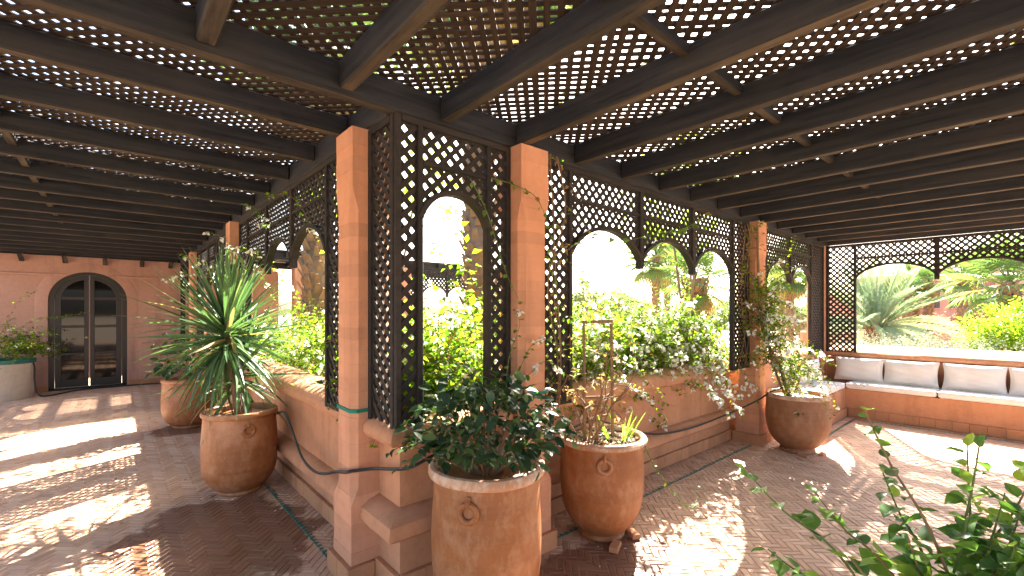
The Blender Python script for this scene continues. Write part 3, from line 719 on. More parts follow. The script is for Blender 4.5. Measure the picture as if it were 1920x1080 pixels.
# ------------------------------------------------------------------ pots
def pot(label, x, y, h, rr, kind=0, ring_az=None, soil=.09, group='large terracotta pots', barrel=False, rimmat='clay_rim', bs=1.0):
    root = thing('flower_pot', label, 'pot', (x, y, 0), group)
    if kind == 0:      # tall jar with rolled rim
        pf = [(.50,0),(.53,.012),(.53,.035),(.50,.055),(.60,.10),(.74,.18),(.845,.28),(.90,.40),(.92,.52),(.925,.64),(.92,.76),(.915,.86),(.92,.93)]
        rim = [(.90,.925),(.955,.935),(1.0,.952),(1.0,.975),(.965,.995),(.90,1.0),(.86,.985),(.85,.95),(.85,.80)]
        if barrel: pf = [(.56,0),(.59,.012),(.59,.035),(.57,.05),(.70,.085),(.83,.15),(.92,.25),(.965,.37),(.975,.5),(.97,.64),(.955,.76),(.94,.86),(.93,.93)]; rim = [(.91,.925),(.96,.935),(.985,.955),(.985,.975),(.955,.995),(.90,1.0),(.86,.985),(.85,.95),(.85,.80)]
    elif kind == 1:    # round bellied pot, worn edge
        pf = [(.50,0),(.55,.015),(.55,.05),(.50,.075),(.66,.13),(.84,.24),(.95,.38),(1.0,.54),(1.0,.70),(.985,.84),(.97,.93)]
        rim = [(.965,.925),(.985,.94),(.985,.975),(.96,1.0),(.92,1.0),(.89,.98),(.88,.8)]
    else:              # stone tub with glazed rim
        pf = [(.86,0),(.88,.02),(.92,.3),(.96,.7),(.97,.9)]
        rim = [(.97,.895),(1.0,.9),(1.0,.93),(.985,.935),(.985,.955),(1.0,.96),(1.0,.99),(.98,1.0),(.9,1.0),(.89,.8)]
    ph = random.uniform(0, 6); wob = lambda a, z: .004*sin(2*a+ph)+.003*sin(5*a+z*9+ph)+.0025*sin(23*z+ph)
    def dense(p, k):
        out = []
        for i in range(len(p)-1):
            P0 = p[max(0,i-1)]; P1 = p[i]; P2 = p[i+1]; P3 = p[min(len(p)-1,i+2)]
            for q in range(k):
                t = q/k; out.append(tuple(.5*((2*P1[m])+(-P0[m]+P2[m])*t+(2*P0[m]-5*P1[m]+4*P2[m]-P3[m])*t*t+(-P0[m]+3*P1[m]-3*P2[m]+P3[m])*t**3) for m in (0,1)))
        return out+[p[-1]]
    off = [(r_*rr*bs, z*h) for r_, z in dense(pf, 3 if kind < 2 else 2)]
    wob2 = lambda a, z: wob(a, z) + (.007*sin(9*a+ph)*sin(4*a)+.004*sin(31*a))
    def lay(prof, w_, n, nm, mat):
        me = MB().lathe(prof, n, (0,0,0), w_).mesh(nm, mat, True); return link(nm, me, root, (x, y, 0))
    lay(off, wob, 56, 'body', ('clay','clay_dark','stone_pot')[kind])
    lay([(r_*rr, z*h) for r_, z in rim], wob2, 64, 'rim', (rimmat,'clay_rim','green_glaze')[kind])
    zs = h*(1-soil); mb = MB(); vs = [(0,0,zs+.012)]; K = 24
    for k in range(1, 5):
        for j in range(K): a = 2*pi*j/K; q = rr*.86*k/4; vs.append((q*cos(a), q*sin(a), zs+random.uniform(-.008,.012)))
    fs = [(0,1+j,1+(j+1)%K) for j in range(K)] + [(1+k*K+j, 1+(k+1)*K+j, 1+(k+1)*K+(j+1)%K, 1+k*K+(j+1)%K) for k in range(3) for j in range(K)]
    link('soil', mb.add(vs, fs).mesh('soil', 'soil'), root, (x, y, 0))
    if ring_az is not None:
        d = Vector((cos(R(ring_az)), sin(R(ring_az)), 0)); rb = rr*(.945*bs if barrel else .915); zc = h*.80
        c = Vector((x, y, zc)) + d*(rb+.006)
        mb = MB().torus(c, .042, .016, d, 26, 10); mb.lathe([(.004,0)]*2, 6, c) if False else None
        mb.tube([c+Vector((0,0,.035))+d*.006, c+Vector((0,0,.055))+d*.008, c+Vector((0,0,.075))-d*.004], [.013,.015,.011], 8)
        mb.build('ring_handle', 'clay', root, True)
    return root
def az_to_cam(x, y, d=0): return math.degrees(atan2(-y, -x)) + d
p1x, p1y = .85, 4.68
pot('varnished terracotta pot holding the spiky yucca', p1x, p1y, 0.725, .305, 0, az_to_cam(p1x,p1y,12), barrel=True, rimmat='clay_plain_rim')
pot('terracotta pot half hidden behind the yucca pot, by the planter wall', .79, 7.75, .67, .33, 0, barrel=True, rimmat='clay_plain_rim')
p2x, p2y = 1.49, 1.91
pot('terracotta pot with crusted white rim holding the dark-leaved bush', p2x, p2y, .805, .312, 0, az_to_cam(p2x,p2y,-18), barrel=True, bs=.95)
p3x, p3y = 2.66, 2.06
pot('terracotta pot with bark chips, propped on brick pieces', p3x, p3y, .71, .32, 0, az_to_cam(p3x,p3y,4), .06)
p4x, p4y = 5.90, 1.78
pot('rounded bellied clay pot in front of the vine-wrapped pillar', p4x, p4y, .66, .32, 1)
p5x, p5y = -1.52, 12.32
pot('pale stone tub with green glazed rim against the door wall', p5x, p5y, .72, .42, 2, group='stone tubs')
p6 = CF(1.20, 1.22)
pot('terracotta pot under the leafy shrub by the open floor', p6[0], p6[1], .55, .27, 0)
for i, (dx, dy, rz) in enumerate(((-.13,-.215,24), (.115,-.185,62), (.02,.17,10))):
    o = MB().cbox((0,0,0), (.125,.06,.034), .004).build('brick_piece', 'brick_piece'); o.location = (p3x+dx, p3y+dy, .019); o.rotation_euler = (0,0,R(rz))
    tag(o, ['broken brick piece lying flat under the chip-filled pot, left one','broken brick piece lying askew under the chip-filled pot, right one','broken brick piece under the back of the chip-filled pot'][i], 'brick', 'brick pieces under the pot')
for (x, y, w_) in ((p4x-.2, p4y-.12, 'towards the planter wall'), (p4x+.02, p4y-.24, 'towards the open floor')):
    o = MB().cbox((0,0,0), (.12,.06,.02), .004).build('brick_piece', 'brick_piece'); o.location = (x, y, .012); o.rotation_euler = (0,0,random.uniform(0,3)); tag(o, 'flat brick piece under the rounded bellied clay pot, '+w_, 'brick', 'brick pieces under the round pot')

# ------------------------------------------------------------------ plant helpers
def curve_pts(a, d, L, droop, k=9, wig=.0):
    p = Vector(a); d = Vector(d).normalized(); out = [p.copy()]
    for i in range(k):
        d = (d + Vector((random.gauss(0,wig), random.gauss(0,wig), -droop/k + random.gauss(0,wig*.6)))).normalized(); p = p + d*(L/k); out.append(p.copy())
    return out
def spline(pts, k=6):
    P = [Vector(p) for p in pts]; out = []
    for i in range(len(P)-1):
        a, b_, c, d = P[max(0,i-1)], P[i], P[i+1], P[min(len(P)-1,i+2)]
        for q in range(k):
            t = q/k; out.append(.5*((2*b_)+(-a+c)*t+(2*a-5*b_+4*c-d)*t*t+(-a+3*b_-3*c+d)*t**3))
    return out+[P[-1]]
class Cloud:
    def __init__(s): s.P=[]; s.D=[]; s.U=[]; s.L=[]; s.W=[]; s.T=[]
    def leaf(s, p, d, u, L, w, t): s.P.append(tuple(p)); s.D.append(tuple(d)); s.U.append(tuple(u)); s.L.append(L); s.W.append(w); s.T.append(t)
    def build(s, name, mat, parent, **k):
        if not s.P: return
        o = link(name, leaves_mesh(name, mat, s.P, s.D, s.U, s.L, s.W, tint=s.T, **k), parent); o['kind'] = 'stuff'; return o
def spray(pts, leaves, flowers, twigs, dens=55, size=.045, fl=.12, tw=.0022, spread=.02, tmean=.5, nf=5):
    """one bougainvillea shoot: a twig with alternating leaves and clusters of white bracts"""
    L = sum((pts[i+1]-pts[i]).length for i in range(len(pts)-1)); n_ = max(3, int(L*dens))
    if twigs is not None: twigs.tube(pts, [tw*(1.25-.8*i/len(pts)) for i in range(len(pts))], 4, False)
    for i in range(n_):
        t = (i+random.random())/n_*(len(pts)-1); k = min(len(pts)-2, int(t)); p = pts[k].lerp(pts[k+1], t-k); ax = (pts[k+1]-pts[k]).normalized()
        d = Vector((random.gauss(0,1), random.gauss(0,1), random.gauss(-.1,.6))); d = (d - ax*d.dot(ax)*.6 + ax*.25).normalized()
        u = Vector((random.gauss(0,.45), random.gauss(0,.45), 1)); s_ = size*random.uniform(.6,1.25)*(1.05-.4*t/len(pts))
        leaves.leaf(p + d*spread*random.random(), d, u, s_, s_*random.uniform(.62,.8), min(1, max(0, random.gauss(tmean-.06,.30))))
        if flowers is not None and random.random() < fl*.42*(.3+1.3*t/len(pts)):
            c = p + d*.03
            for q in range(random.randint(3, nf)):
                e = Vector((random.gauss(0,1), random.gauss(0,1), random.gauss(-.2,.8))).normalized()
                flowers.leaf(c + e*.008*random.random() + Vector((random.gauss(0,.012),)*3), e, Vector((random.gauss(0,1),random.gauss(0,1),1)), random.uniform(.036,.056), random.uniform(.032,.046), random.random())
def bougainvillea(label, starts, n_, L=(.35,.8), up=.9, droop=1.0, lean=(0,0,0), fl=.1, size=.045, dens=60, extra=(), group='bougainvilleas', dry=.0, tmean=.5, base=None, trunk=None):
    root = thing('bougainvillea', label, 'plant', base or starts(), group)
    lv, fw, dr_, tw = Cloud(), Cloud(), Cloud(), MB()
    for i in range(n_):
        a = Vector(starts()); d = Vector((random.gauss(0,.75)+lean[0], random.gauss(0,.75)+lean[1], abs(random.gauss(up,.45))+lean[2]))
        pts = curve_pts(a, d, random.uniform(*L), droop*random.uniform(.5,1.5), 7, .12)
        spray(pts, dr_ if random.random() < dry else lv, fw, tw, dens, size, fl, tmean=tmean)
    for (pts, dn, f_, sz) in extra: spray(spline(pts, 7), lv, fw, tw, dn, sz, f_)
    lv.build('foliage', 'boug', root, four=False, curl=.12); fw.build('flowers', 'bract', root, fold=.1); dr_.build('dry_foliage', 'dry_leaf', root, curl=.3)
    o = tw.build('twigs', 'twig', root); o['kind'] = 'stuff'
    if trunk:
        for pts, r0 in trunk:
            sp_ = spline(pts, 6); MB().tube(sp_, [r0*(1.1-.6*i/len(sp_)) for i in range(len(sp_))], 7).build('stem', 'twig', root, True)
    return root
U_ = random.uniform

# planter bougainvilleas
bougainvillea('dense bougainvillea with white flowers spilling behind the yucca', lambda: (U_(1.6,2.4), U_(2.95,6.3), U_(.66,1.3)), 720, (.3,.62), .8, .9, (-.05,0,0), .07, .054, 46,
   extra=[([(1.5,3.25,.9),(1.30,3.2,.98),(1.2,3.12,.93),(1.15,3.08,.86)], 60, .35, .045), ([(1.6,5.2,1.5),(1.35,5.2,1.95),(1.1,5.3,2.2),(.9,5.6,2.25)], 50, .3, .05), ([(1.5,3.6,1.6),(1.2,3.7,2.2),(1.05,3.85,2.5),(.95,4.2,2.55)], 30, .04, .055), ([(1.55,5.9,1.5),(1.3,5.9,2.0),(1.0,5.9,2.15),(.75,6.1,2.0)], 50, .4, .05)], dry=.04)
bougainvillea('bougainvillea thicket growing beyond the pillar that rises behind the yucca', lambda: (U_(1.6,2.4), U_(6.6,9.9), U_(.66,1.2)), 260, (.3,.65), .8, .9, (-.1,0,0), .1,
   extra=[([(1.5,6.9,1.3),(1.1,6.9,1.9),(.9,6.8,2.15),(.6,6.8,2.3)], 50, .35, .055), ([(1.5,7.6,1.3),(1.2,7.5,1.9),(.85,7.4,2.1),(.5,7.4,2.0)], 50, .35, .055)])
bougainvillea('airy bougainvillea with big backlit leaves inside the single round arch', lambda: (U_(1.35,2.1), U_(2.62,3.2), U_(.75,1.4)), 230, (.25,.6), 1.0, .8, (0,0,0), .08, .06, 42,
   extra=[([(1.95,2.6,1.0),(1.85,2.5,1.5),(1.65,2.45,1.8),(1.40,2.42,2.05)], 26, .0, .075), ([(2.0,2.6,1.0),(1.95,2.5,1.5),(1.78,2.45,1.95),(1.58,2.40,2.24)], 26, .0, .075), ([(1.9,2.62,1.1),(1.7,2.5,1.55),(1.5,2.44,1.72),(1.36,2.42,1.80)], 28, .05, .075), ([(2.1,2.6,1.0),(1.8,2.55,1.35),(1.6,2.5,1.45),(1.42,2.45,1.48)], 30, .12, .07), ([(2.0,2.62,1.2),(1.88,2.52,1.7),(1.75,2.5,1.9),(1.68,2.5,1.75)], 36, .0, .07)])
rb_extra = []
for (x, z0, zt, x2, z2, f_) in ((4.7,1.3,1.15,4.9,.66,.6), (4.9,1.3,1.2,5.25,.62,.7), (4.2,1.25,1.2,4.5,.72,.6), (5.1,1.3,1.2,5.45,.55,.8), (3.6,1.2,1.15,3.5,.88,.5), (4.6,1.2,1.1,4.95,.48,.8), (5.3,1.25,1.2,5.6,.70,.8), (3.2,1.1,1.1,3.3,.9,.5), (5.0,1.2,1.05,5.35,.40,.8)):
    rb_extra.append(([(x,2.75,z0),(x+.05,2.5,zt),((x+x2)/2,2.28,(zt+z2)/2),(x2,2.12+U_(-.12,.05),z2)], 50, f_*.85, .05))
rb_extra += [([(2.45,2.55,.95),(2.75,2.5,1.35),(3.0,2.46,1.75),(2.7,2.42,2.02)], 26, .0, .06), ([(2.5,2.55,.95),(2.9,2.6,1.3),(3.4,2.7,1.6),(3.9,2.8,1.85)], 30, .0, .055), ([(2.6,2.6,1.0),(2.75,2.5,1.5),(2.7,2.45,1.8),(2.60,2.42,1.98)], 26, .0, .06),
   ([(3.6,2.7,1.2),(3.9,2.7,1.6),(4.2,2.7,1.72)], 40, .0, .05), ([(4.5,2.7,1.2),(4.9,2.7,1.6),(5.2,2.6,1.75)], 50, .1, .05), ([(5.6,2.9,1.2),(5.4,2.8,1.8),(5.0,2.7,2.12),(4.7,2.7,2.15)], 46, .0, .045), ([(5.6,2.9,1.3),(5.35,2.8,1.7),(5.1,2.7,1.95)], 46, .0, .045)]
bougainvillea('long bougainvillea with white flowers hanging over the planter wall under three arches', lambda: (U_(2.4,5.8), U_(2.60,3.2), U_(.66,1.45)), 1350, (.28,.55), .75, .9, (0,-.08,0), .17, .054, 46, extra=rb_extra, dry=.03)
bougainvillea('small bougainvillea on the parapet under two arches beside the bench corner', lambda: (U_(6.2,8.0), U_(2.75,3.3), U_(.66,.95)), 150, (.25,.5), .7, .9, (0,0,0), .15)
# bougainvillea in the round pot, trained up the pillar
t4 = [(p4x-.08,p4y+.05,.58),(p4x-.18,p4y+.12,.95),(p4x-.24,p4y+.26,1.3),(5.72,2.12,1.75),(5.70,2.13,2.2),(5.72,2.14,2.6)]
sp4 = spline(t4, 8)
def st4():
    q = random.random(); p = sp4[min(len(sp4)-1, int((.05+.62*q)*len(sp4)))]
    return (p.x+random.gauss(.10*(1-q),.10), p.y+random.gauss(-.04,.08), p.z+random.gauss(0,.06))
bougainvillea('bougainvillea with twisted stem trained from the round pot up the pillar', st4, 190, (.2,.45), .35, 1.1, (.2,-.2,0), .12, .042, 60, base=(p4x,p4y,.6), trunk=[(t4,.022), ([(p4x-.03,p4y+.1,.58),(p4x-.14,p4y+.18,.9),(5.74,2.08,1.4),(5.66,2.12,1.9)],.014)],
   extra=[([(5.75,2.0,1.15),(6.1,1.8,1.2),(6.5,1.75,1.1),(6.75,1.7,1.02)], 60, .5, .045), ([(5.9,1.8,.95),(6.15,1.6,.8),(6.2,1.5,.62),(6.18,1.45,.45)], 34, .5, .04), ([(5.8,2.05,1.7),(5.95,1.95,2.1),(6.05,1.9,2.35),(6.2,1.9,2.5)], 40, .1, .045), ([(5.9,1.9,1.0),(6.3,1.8,1.0),(6.4,1.7,.75),(6.42,1.66,.6)], 50, .3, .04)], dry=.08)
# dry tangle climbing beside the pillars
def tangle(label, pts, n_, spread, grp):
    pts = [Vector(p) for p in pts]; root = thing('climbing_vine', label, 'plant', pts[0], grp); tw = MB(); lv, dr_ = Cloud(), Cloud()
    sp_ = spline(pts, 8)
    for k in range(3):
        q = [p + Vector((random.gauss(0,spread), random.gauss(0,spread*.3), 0)) for p in pts]; s2 = spline(q, 8); tw.tube(s2, .0055-.001*k, 5)
    for i in range(n_):
        p = random.choice(sp_) + Vector((random.gauss(0,spread), random.gauss(-.01,spread*.5), random.gauss(0,.05)))
        q = curve_pts(p, (random.gauss(0,1), random.gauss(-.2,.5), random.gauss(0,1)), U_(.12,.32), .8, 6, .25)
        spray(q, dr_ if random.random() < .5 else lv, None, tw, 34, .042, 0, .0016)
    lv.build('foliage', 'boug', root); dr_.build('dry_foliage', 'dry_leaf', root, curl=.35)
    o = tw.build('twigs', 'twig', root); o['kind'] = 'stuff'; return root
tangle('half dry vine climbing the lattice strip right of the corded pillar', [(2.36,2.24,.93),(2.42,2.23,1.3),(2.34,2.22,1.8),(2.40,2.22,2.3),(2.30,2.20,2.68)], 26, .05, 'vines on the lattice')
tangle('half dry vine tangled on the lattice strip left of the vine-wrapped pillar', [(5.58,2.24,.95),(5.62,2.23,1.4),(5.55,2.22,1.9),(5.62,2.22,2.4),(5.6,2.2,2.6)], 60, .07, 'vines on the lattice')

# shoots whose leaves can be told apart: each leaf a part
LEAFMESH = {}
def leaf_mesh(mat, kind):
    if (mat, kind) in LEAFMESH: return LEAFMESH[(mat, kind)]
    out = []
    for v in range(3):
        n_ = 7; vs = []; fs = []; cur = (.05, .22, .38)[v]
        for i in range(n_+1):
            t = i/n_
            w = (sin(pi*min(1, t**.72))**.85)*.5 if kind == 'heart' else (sin(pi*t**.85)**.9)*.5
            if i in (0, n_): w = .004
            x = t; z = -cur*t*t + .03*sin(9*t+v); fold = .28+.12*v; wv = .05*sin(6*pi*t+v)
            W0 = (.78 if kind == 'heart' else .5)
            for q in (-1, -.5, 0, .5, 1): vs.append((x, q*w*W0, z + abs(q)*w*W0*fold + (wv*w if abs(q) == 1 else 0)))
        for i in range(n_):
            for q in range(4): fs.append((i*5+q, i*5+5+q, i*5+6+q, i*5+1+q))
        out.append(MB().add(vs, fs).mesh('leaf', mat, True))
    LEAFMESH[(mat, kind)] = out; return out
def put_leaf(root, mat, kind, p, d, u, s_):
    d = Vector(d).normalized(); y = Vector(u).cross(d)
    y = y.normalized() if y.length > 1e-4 else d.orthogonal(); z = d.cross(y)
    return link('leaf', random.choice(leaf_mesh(mat, kind)), root, p, Matrix((d, y, z)).transposed().to_euler(), (s_, s_*U_(.85,1.15), s_))
def shoot(root, pts, mat, n_, size, r0=.003, kind='heart', flowers=None, twig='green_twig', drop=.2, t0=.05, k=7):
    sp_ = spline(pts, k); MB().tube(sp_, [r0*(1.15-.8*i/len(sp_)) for i in range(len(sp_))], 5).build('stem', twig, root, True)
    sd = 1; m_ = len(sp_)-1
    for i in range(n_):
        t = (t0+(1-t0)*(i+.5*random.random())/n_)*m_; q = min(m_-1, int(t)); p = sp_[q].lerp(sp_[q+1], t-q); ax = (sp_[q+1]-sp_[q]).normalized()
        side = ax.cross(Vector((0,0,1))); side = side.normalized() if side.length > .05 else Vector((1,0,0)); sd = -sd
        d = side*sd*U_(.6,1) + ax*U_(.2,.7) + Vector((random.gauss(0,.3), random.gauss(0,.3), random.gauss(-drop,.35)))
        put_leaf(root, mat, kind, p + d.normalized()*size*.12, d, Vector((random.gauss(0,.35), random.gauss(0,.35), 1)), size*U_(.6,1.15)*(1.05-.45*t/m_))
        if flowers is not None and random.random() < .3:
            for _ in range(6):
                e = Vector((random.gauss(0,1), random.gauss(0,1), random.gauss(-.2,.8))).normalized(); flowers.leaf(p+d.normalized()*.04, e, Vector((random.gauss(0,1),random.gauss(0,1),1)), U_(.028,.042), U_(.024,.034), random.random())
def vine(label, paths, n_, size, fl=False, mat='vine_leaf'):
    root = thing('vine_shoot', label, 'vine', paths[0][0], 'loose vine shoots'); fw = Cloud()
    for pts in paths: shoot(root, pts, mat, n_, size, flowers=fw if fl else None)
    fw.build('flowers', 'bract', root, fold=.1); return root
vine('green vine shoot stretched across the lattice above the arches', [[(2.40,2.22,2.0),(2.7,2.2,2.16),(3.1,2.18,2.17),(3.6,2.17,2.28),(4.0,2.17,2.36),(4.45,2.16,2.46)], [(3.9,2.2,2.32),(4.1,2.1,2.42),(4.2,2.0,2.5)]], 20, .075)
vine('leafy shoot looping down the front of the corded pillar with the vine', [[(1.75,2.2,2.42),(1.9,2.12,2.38),(2.05,2.1,2.32),(2.15,2.1,2.15),(2.2,2.1,1.9),(2.24,2.12,1.72)], [(1.62,2.24,2.4),(1.72,2.2,2.2),(1.85,2.18,1.85),(1.95,2.15,1.65)]], 15, .05)
vine('flowering shoot of white bracts beside the corded pillar with the vine', [[(1.9,2.2,1.0),(1.93,2.15,1.2),(2.0,2.1,1.38),(2.1,2.05,1.42)], [(1.9,2.2,1.0),(1.96,2.14,1.15),(2.08,2.05,1.28),(2.2,2.02,1.2)], [(1.88,2.22,1.0),(1.86,2.16,1.3),(1.93,2.14,1.5),(1.9,2.14,1.62)]], 14, .05, True)
vine('pale thin shoot trailing from the chip-filled pot to the floor', [[(2.86,1.84,.66),(2.88,1.78,.52),(2.92,1.72,.42),(3.02,1.68,.28),(3.15,1.66,.17),(3.35,1.7,.12),(3.5,1.76,.22)]], 26, .032)
vine('leafy shoot poking up from the bush behind the yucca towards the rafters', [[(1.05,5.4,1.95),(.95,5.45,2.2),(.85,5.5,2.35),(.7,5.6,2.42)], [(1.0,4.4,2.3),(.95,4.5,2.48),(.85,4.6,2.55)]], 14, .06, True)
vine('bare white-flowered shoot beside the corded pillar near the yucca', [[(1.32,2.95,1.15),(1.2,2.92,1.12),(1.1,2.94,1.08),(1.02,3.0,1.16)], [(1.3,2.95,1.1),(1.15,2.93,1.2),(1.06,2.96,1.27)]], 7, .045, True)

# yucca in the varnished pot
def yucca(label, x, y, z, heads, n_, L, group=None):
    root = thing('yucca', label, 'plant', (x, y, z), group)
    ms = []
    for v in range(4):
        vs = []; fs = []; k = 9; bend = (.02, .12, .3, .6)[v]
        for i in range(k+1):
            t = i/k; w = .0135*(.75+.9*t-1.63*t*t) if i < k else .0006; zz = -bend*t**2.2
            for q in (-1, 0, 1): vs.append((t*(1-.12*bend), q*w*1.0/.6, zz+abs(q)*w*.7))
        for i in range(k):
            for q in (0, 1): fs.append((i*3+q, i*3+3+q, i*3+4+q, i*3+1+q))
        ms.append(MB().add(vs, fs).mesh('leaf', 'yucca', True))
    for (hx, hy, hz, sc, cnt) in heads:
        MB().tube(spline([(x, y, z-.03), (x+hx*.5, y+hy*.6, (z+hz)/2), (x+hx, y+hy, hz+.06)], 5), [.04,.036,.034,.034,.032,.03,.03,.03,.032,.032,.025], 9).build('trunk', 'bark', root, True)
        for i in range(cnt):
            t = (i+.5)/cnt; el = R(88 - (132*t if i % 5 else 172*t) + random.gauss(0,6)); a = i*2.39996 + random.gauss(0,.15)
            d = Vector((cos(a)*cos(el), sin(a)*cos(el), sin(el))); p = Vector((x+hx, y+hy, hz + .07 - .26*t)) + d*.02
            v = 0 if t < .35 else random.choice((0,1,1,2)) if t < .75 else random.choice((1,2,2,3))
            l_ = L*sc*U_(.8,1.08)*(.8+.2*sin(pi*min(1, t*1.3)))
            link('leaf', ms[v], root, p, (random.gauss(0,.35), -el, a), (l_, U_(.85,1.15)*.82, l_))
    return root
yucca('spiky green yucca with a globe of narrow blades in the varnished pot', p1x, p1y, .62, [(-.10,.02,1.44,1.0,240), (.02,.10,1.10,.95,60)], 0, .78)

# dark-leaved bush in the crusted pot
def bush_leaves(label, x, y, z, n_stem, rad, h, mat, size, per, name='potted_bush', extra=0):
    root = thing(name, label, 'plant', (x, y, z))
    for i in range(n_stem):
        a = 2*pi*i/n_stem*2.0 + random.gauss(0,.35); rr = rad*sqrt(random.random())*1.05; hh = h*(1-.5*(rr/rad)**2)*U_(.55,1.05)
        b0 = Vector((x+.08*cos(a), y+.08*sin(a), z)); tip = Vector((x+rr*cos(a), y+rr*sin(a), z+hh))
        shoot(root, [b0, b0.lerp(tip,.45)+Vector((0,0,.06*h)), tip, tip+Vector((.07*cos(a), .07*sin(a), -.03))], mat, per, size, .0045, 'oval', twig='twig', t0=.3)
    cl = Cloud()
    for i in range(extra):
        d = rdir(1, .35)[0]; q = U_(.55,1.02); p = Vector((x+d[0]*rad*q, y+d[1]*rad*q, z+.20+max(-.02, d[2]*h*.70*q))); l_ = size*U_(.6,1.1)
        cl.leaf(p, (d[0]+random.gauss(0,.5), d[1]+random.gauss(0,.5), random.gauss(-.1,.4)), (random.gauss(0,.4), random.gauss(0,.4), 1), l_, l_*.58, random.random())
    cl.build('inner_foliage', 'dark_leaf_mass', root, four=True, fold=.15)
    return root
bush_leaves('dark glossy leafy bush in the pot with the crusted white rim', p2x, p2y, .75, 36, .42, .50, 'dark_leaf', .078, 8, extra=620)
bush_leaves('leafy bush behind the yucca in the half hidden pot', .79, 7.75, .60, 16, .45, .8, 'dark_leaf', .10, 9, extra=350)
# leafy shrub by the open floor
def fshrub():
    x, y = p6; root = thing('leafy_shrub', 'loose leafy shrub with long arching stems near the open floor', 'plant', (x, y, .5))
    tips = [((.64,1.25,1.165),.45,9,.062), ((.965,1.25,1.335),.3,8,.062), ((1.235,1.2,1.265),.2,6,.06), ((.72,1.28,.93),.35,9,.066), ((1.40,1.15,1.10),.25,9,.072), ((1.1,1.35,1.12),.3,9,.066), ((1.3,1.05,1.02),.3,9,.08),
            ((1.0,1.15,1.03),.3,9,.07), ((.85,1.15,.98),.3,8,.064), ((1.2,1.0,.96),.25,9,.085), ((1.5,1.3,1.16),.25,9,.07), ((1.05,1.0,.90),.25,9,.075), ((1.35,1.35,1.2),.3,9,.06), ((.9,1.35,1.06),.3,9,.064), ((1.15,1.15,1.08),.2,10,.07), ((1.25,1.25,.99),.2,10,.075), ((.80,1.05,.90),.2,8,.07), ((1.45,1.05,.98),.2,9,.08),
            ((1.05,1.2,.97),.2,10,.075), ((1.3,1.2,1.12),.2,10,.07), ((1.15,1.1,.93),.2,10,.08), ((1.4,1.25,1.06),.2,10,.07), ((1.22,1.1,1.04),.2,10,.075)]
    for (r_, f_, z), bow, n_, sz in tips:
        tx, ty = CF(r_, f_); b0 = Vector((x+random.gauss(0,.04), y+random.gauss(0,.04), .5)); t_ = Vector((tx, ty, z)); m1 = b0.lerp(t_, .5)+Vector((0,0,.12*bow+.04)); 
        shoot(root, [b0, m1, b0.lerp(t_,.8)+Vector((0,0,.05*bow)), t_], 'fore_leaf', n_+3, sz*1.15, .0042, 'heart', t0=.42, twig='green_twig' if random.random() < .7 else 'twig', k=6)
    cl = Cloud()
    for i in range(200):
        q = rdir(1)[0]*(random.random()**.45); xx, yy = CF(1.28+q[0]*.34, 1.15+q[1]*.28); l_ = U_(.06,.105)
        cl.leaf((xx, yy, .84+q[2]*.23), rdir(1)[0]*np.array([1,1,.5]), rdir(1,1.2)[0], l_, l_*.62, random.random())
    cl.build('inner_foliage', 'fore_leaf_mass', root, four=True, fold=.15)
fshrub()
# contents of the chip pot: frame, dry branches, bulb leaves, chips
tf = thing('plant_support', 'small weathered wooden frame standing in the chip-filled pot', 'plant support', (p3x, p3y, .64))
fr = CF(0,1); a_ = atan2(-sin(R(YAW)), cos(R(YAW)))
def fp(r_, z): return (p3x-.02+r_*cos(a_), p3y+r_*sin(a_)+.02, z)
for r_ in (-.10, .10): beam('upright', 'twig', tf, fp(r_*1.02+.01, .60), fp(r_, 1.51), .016, .02, .003)
beam('crossbar', 'twig', tf, fp(-.112, 1.52), fp(.112, 1.525), .018, .024, .003); beam('crossbar', 'twig', tf, fp(-.10, .97), fp(.10, .975), .014, .02, .003)
db = thing('dry_shrub', 'dry bare branching shrub tangled through the wooden frame', 'plant', (p3x, p3y, .64))
tw = MB(); dl = Cloud()
for i in range(9):
    a = Vector((p3x-.1+random.gauss(0,.05), p3y+.02+random.gauss(0,.05), .62)); q = curve_pts(a, (random.gauss(0,.25), random.gauss(0,.2), 1), U_(.35,.75), .3, 8, .13); tw.tube(q, [.008*(1.1-.8*j/9) for j in range(9)], 5)
    for _ in range(4):
        b0 = random.choice(q[2:]); q2 = curve_pts(b0, (random.gauss(0,1), random.gauss(0,.8), random.gauss(.6,.5)), U_(.15,.35), .4, 6, .2); tw.tube(q2, [.004*(1.1-.8*j/7) for j in range(7)], 4)
        if random.random() < .5: spray(q2, dl, None, None, 22, .05, 0)
tw.build('branches', 'twig', db)['kind'] = 'stuff'; dl.build('dry_foliage', 'dry_leaf', db, curl=.35)
gb = thing('bulb_plant', 'tuft of upright bright green strap leaves in the chip-filled pot', 'plant', (p3x+.1, p3y-.05, .64))
for i in range(13):
    a = U_(0, 6.28); q = [Vector((p3x+.10+.05*cos(a)+random.gauss(0,.02), p3y-.08+.05*sin(a), .63))]; l_ = U_(.14,.3); d = Vector((cos(a)*.35, sin(a)*.35, 1)); q = curve_pts(q[0], d, l_, .35, 6, .03); vs = []; fs = []; sd = Vector((-sin(a+.6), cos(a+.6), 0))
    for j, p in enumerate(q): w = .011*(1-.9*(j/6)**2); vs += [p-sd*w, p+Vector((0,0,-.002))+sd.cross(Vector((0,0,1)))*.003, p+sd*w]
    for j in range(6): fs += [(j*3,j*3+1,j*3+4,j*3+3),(j*3+1,j*3+2,j*3+5,j*3+4)]
    MB().add(vs, fs).build('leaf', 'grass', gb, True)
ch = MB()
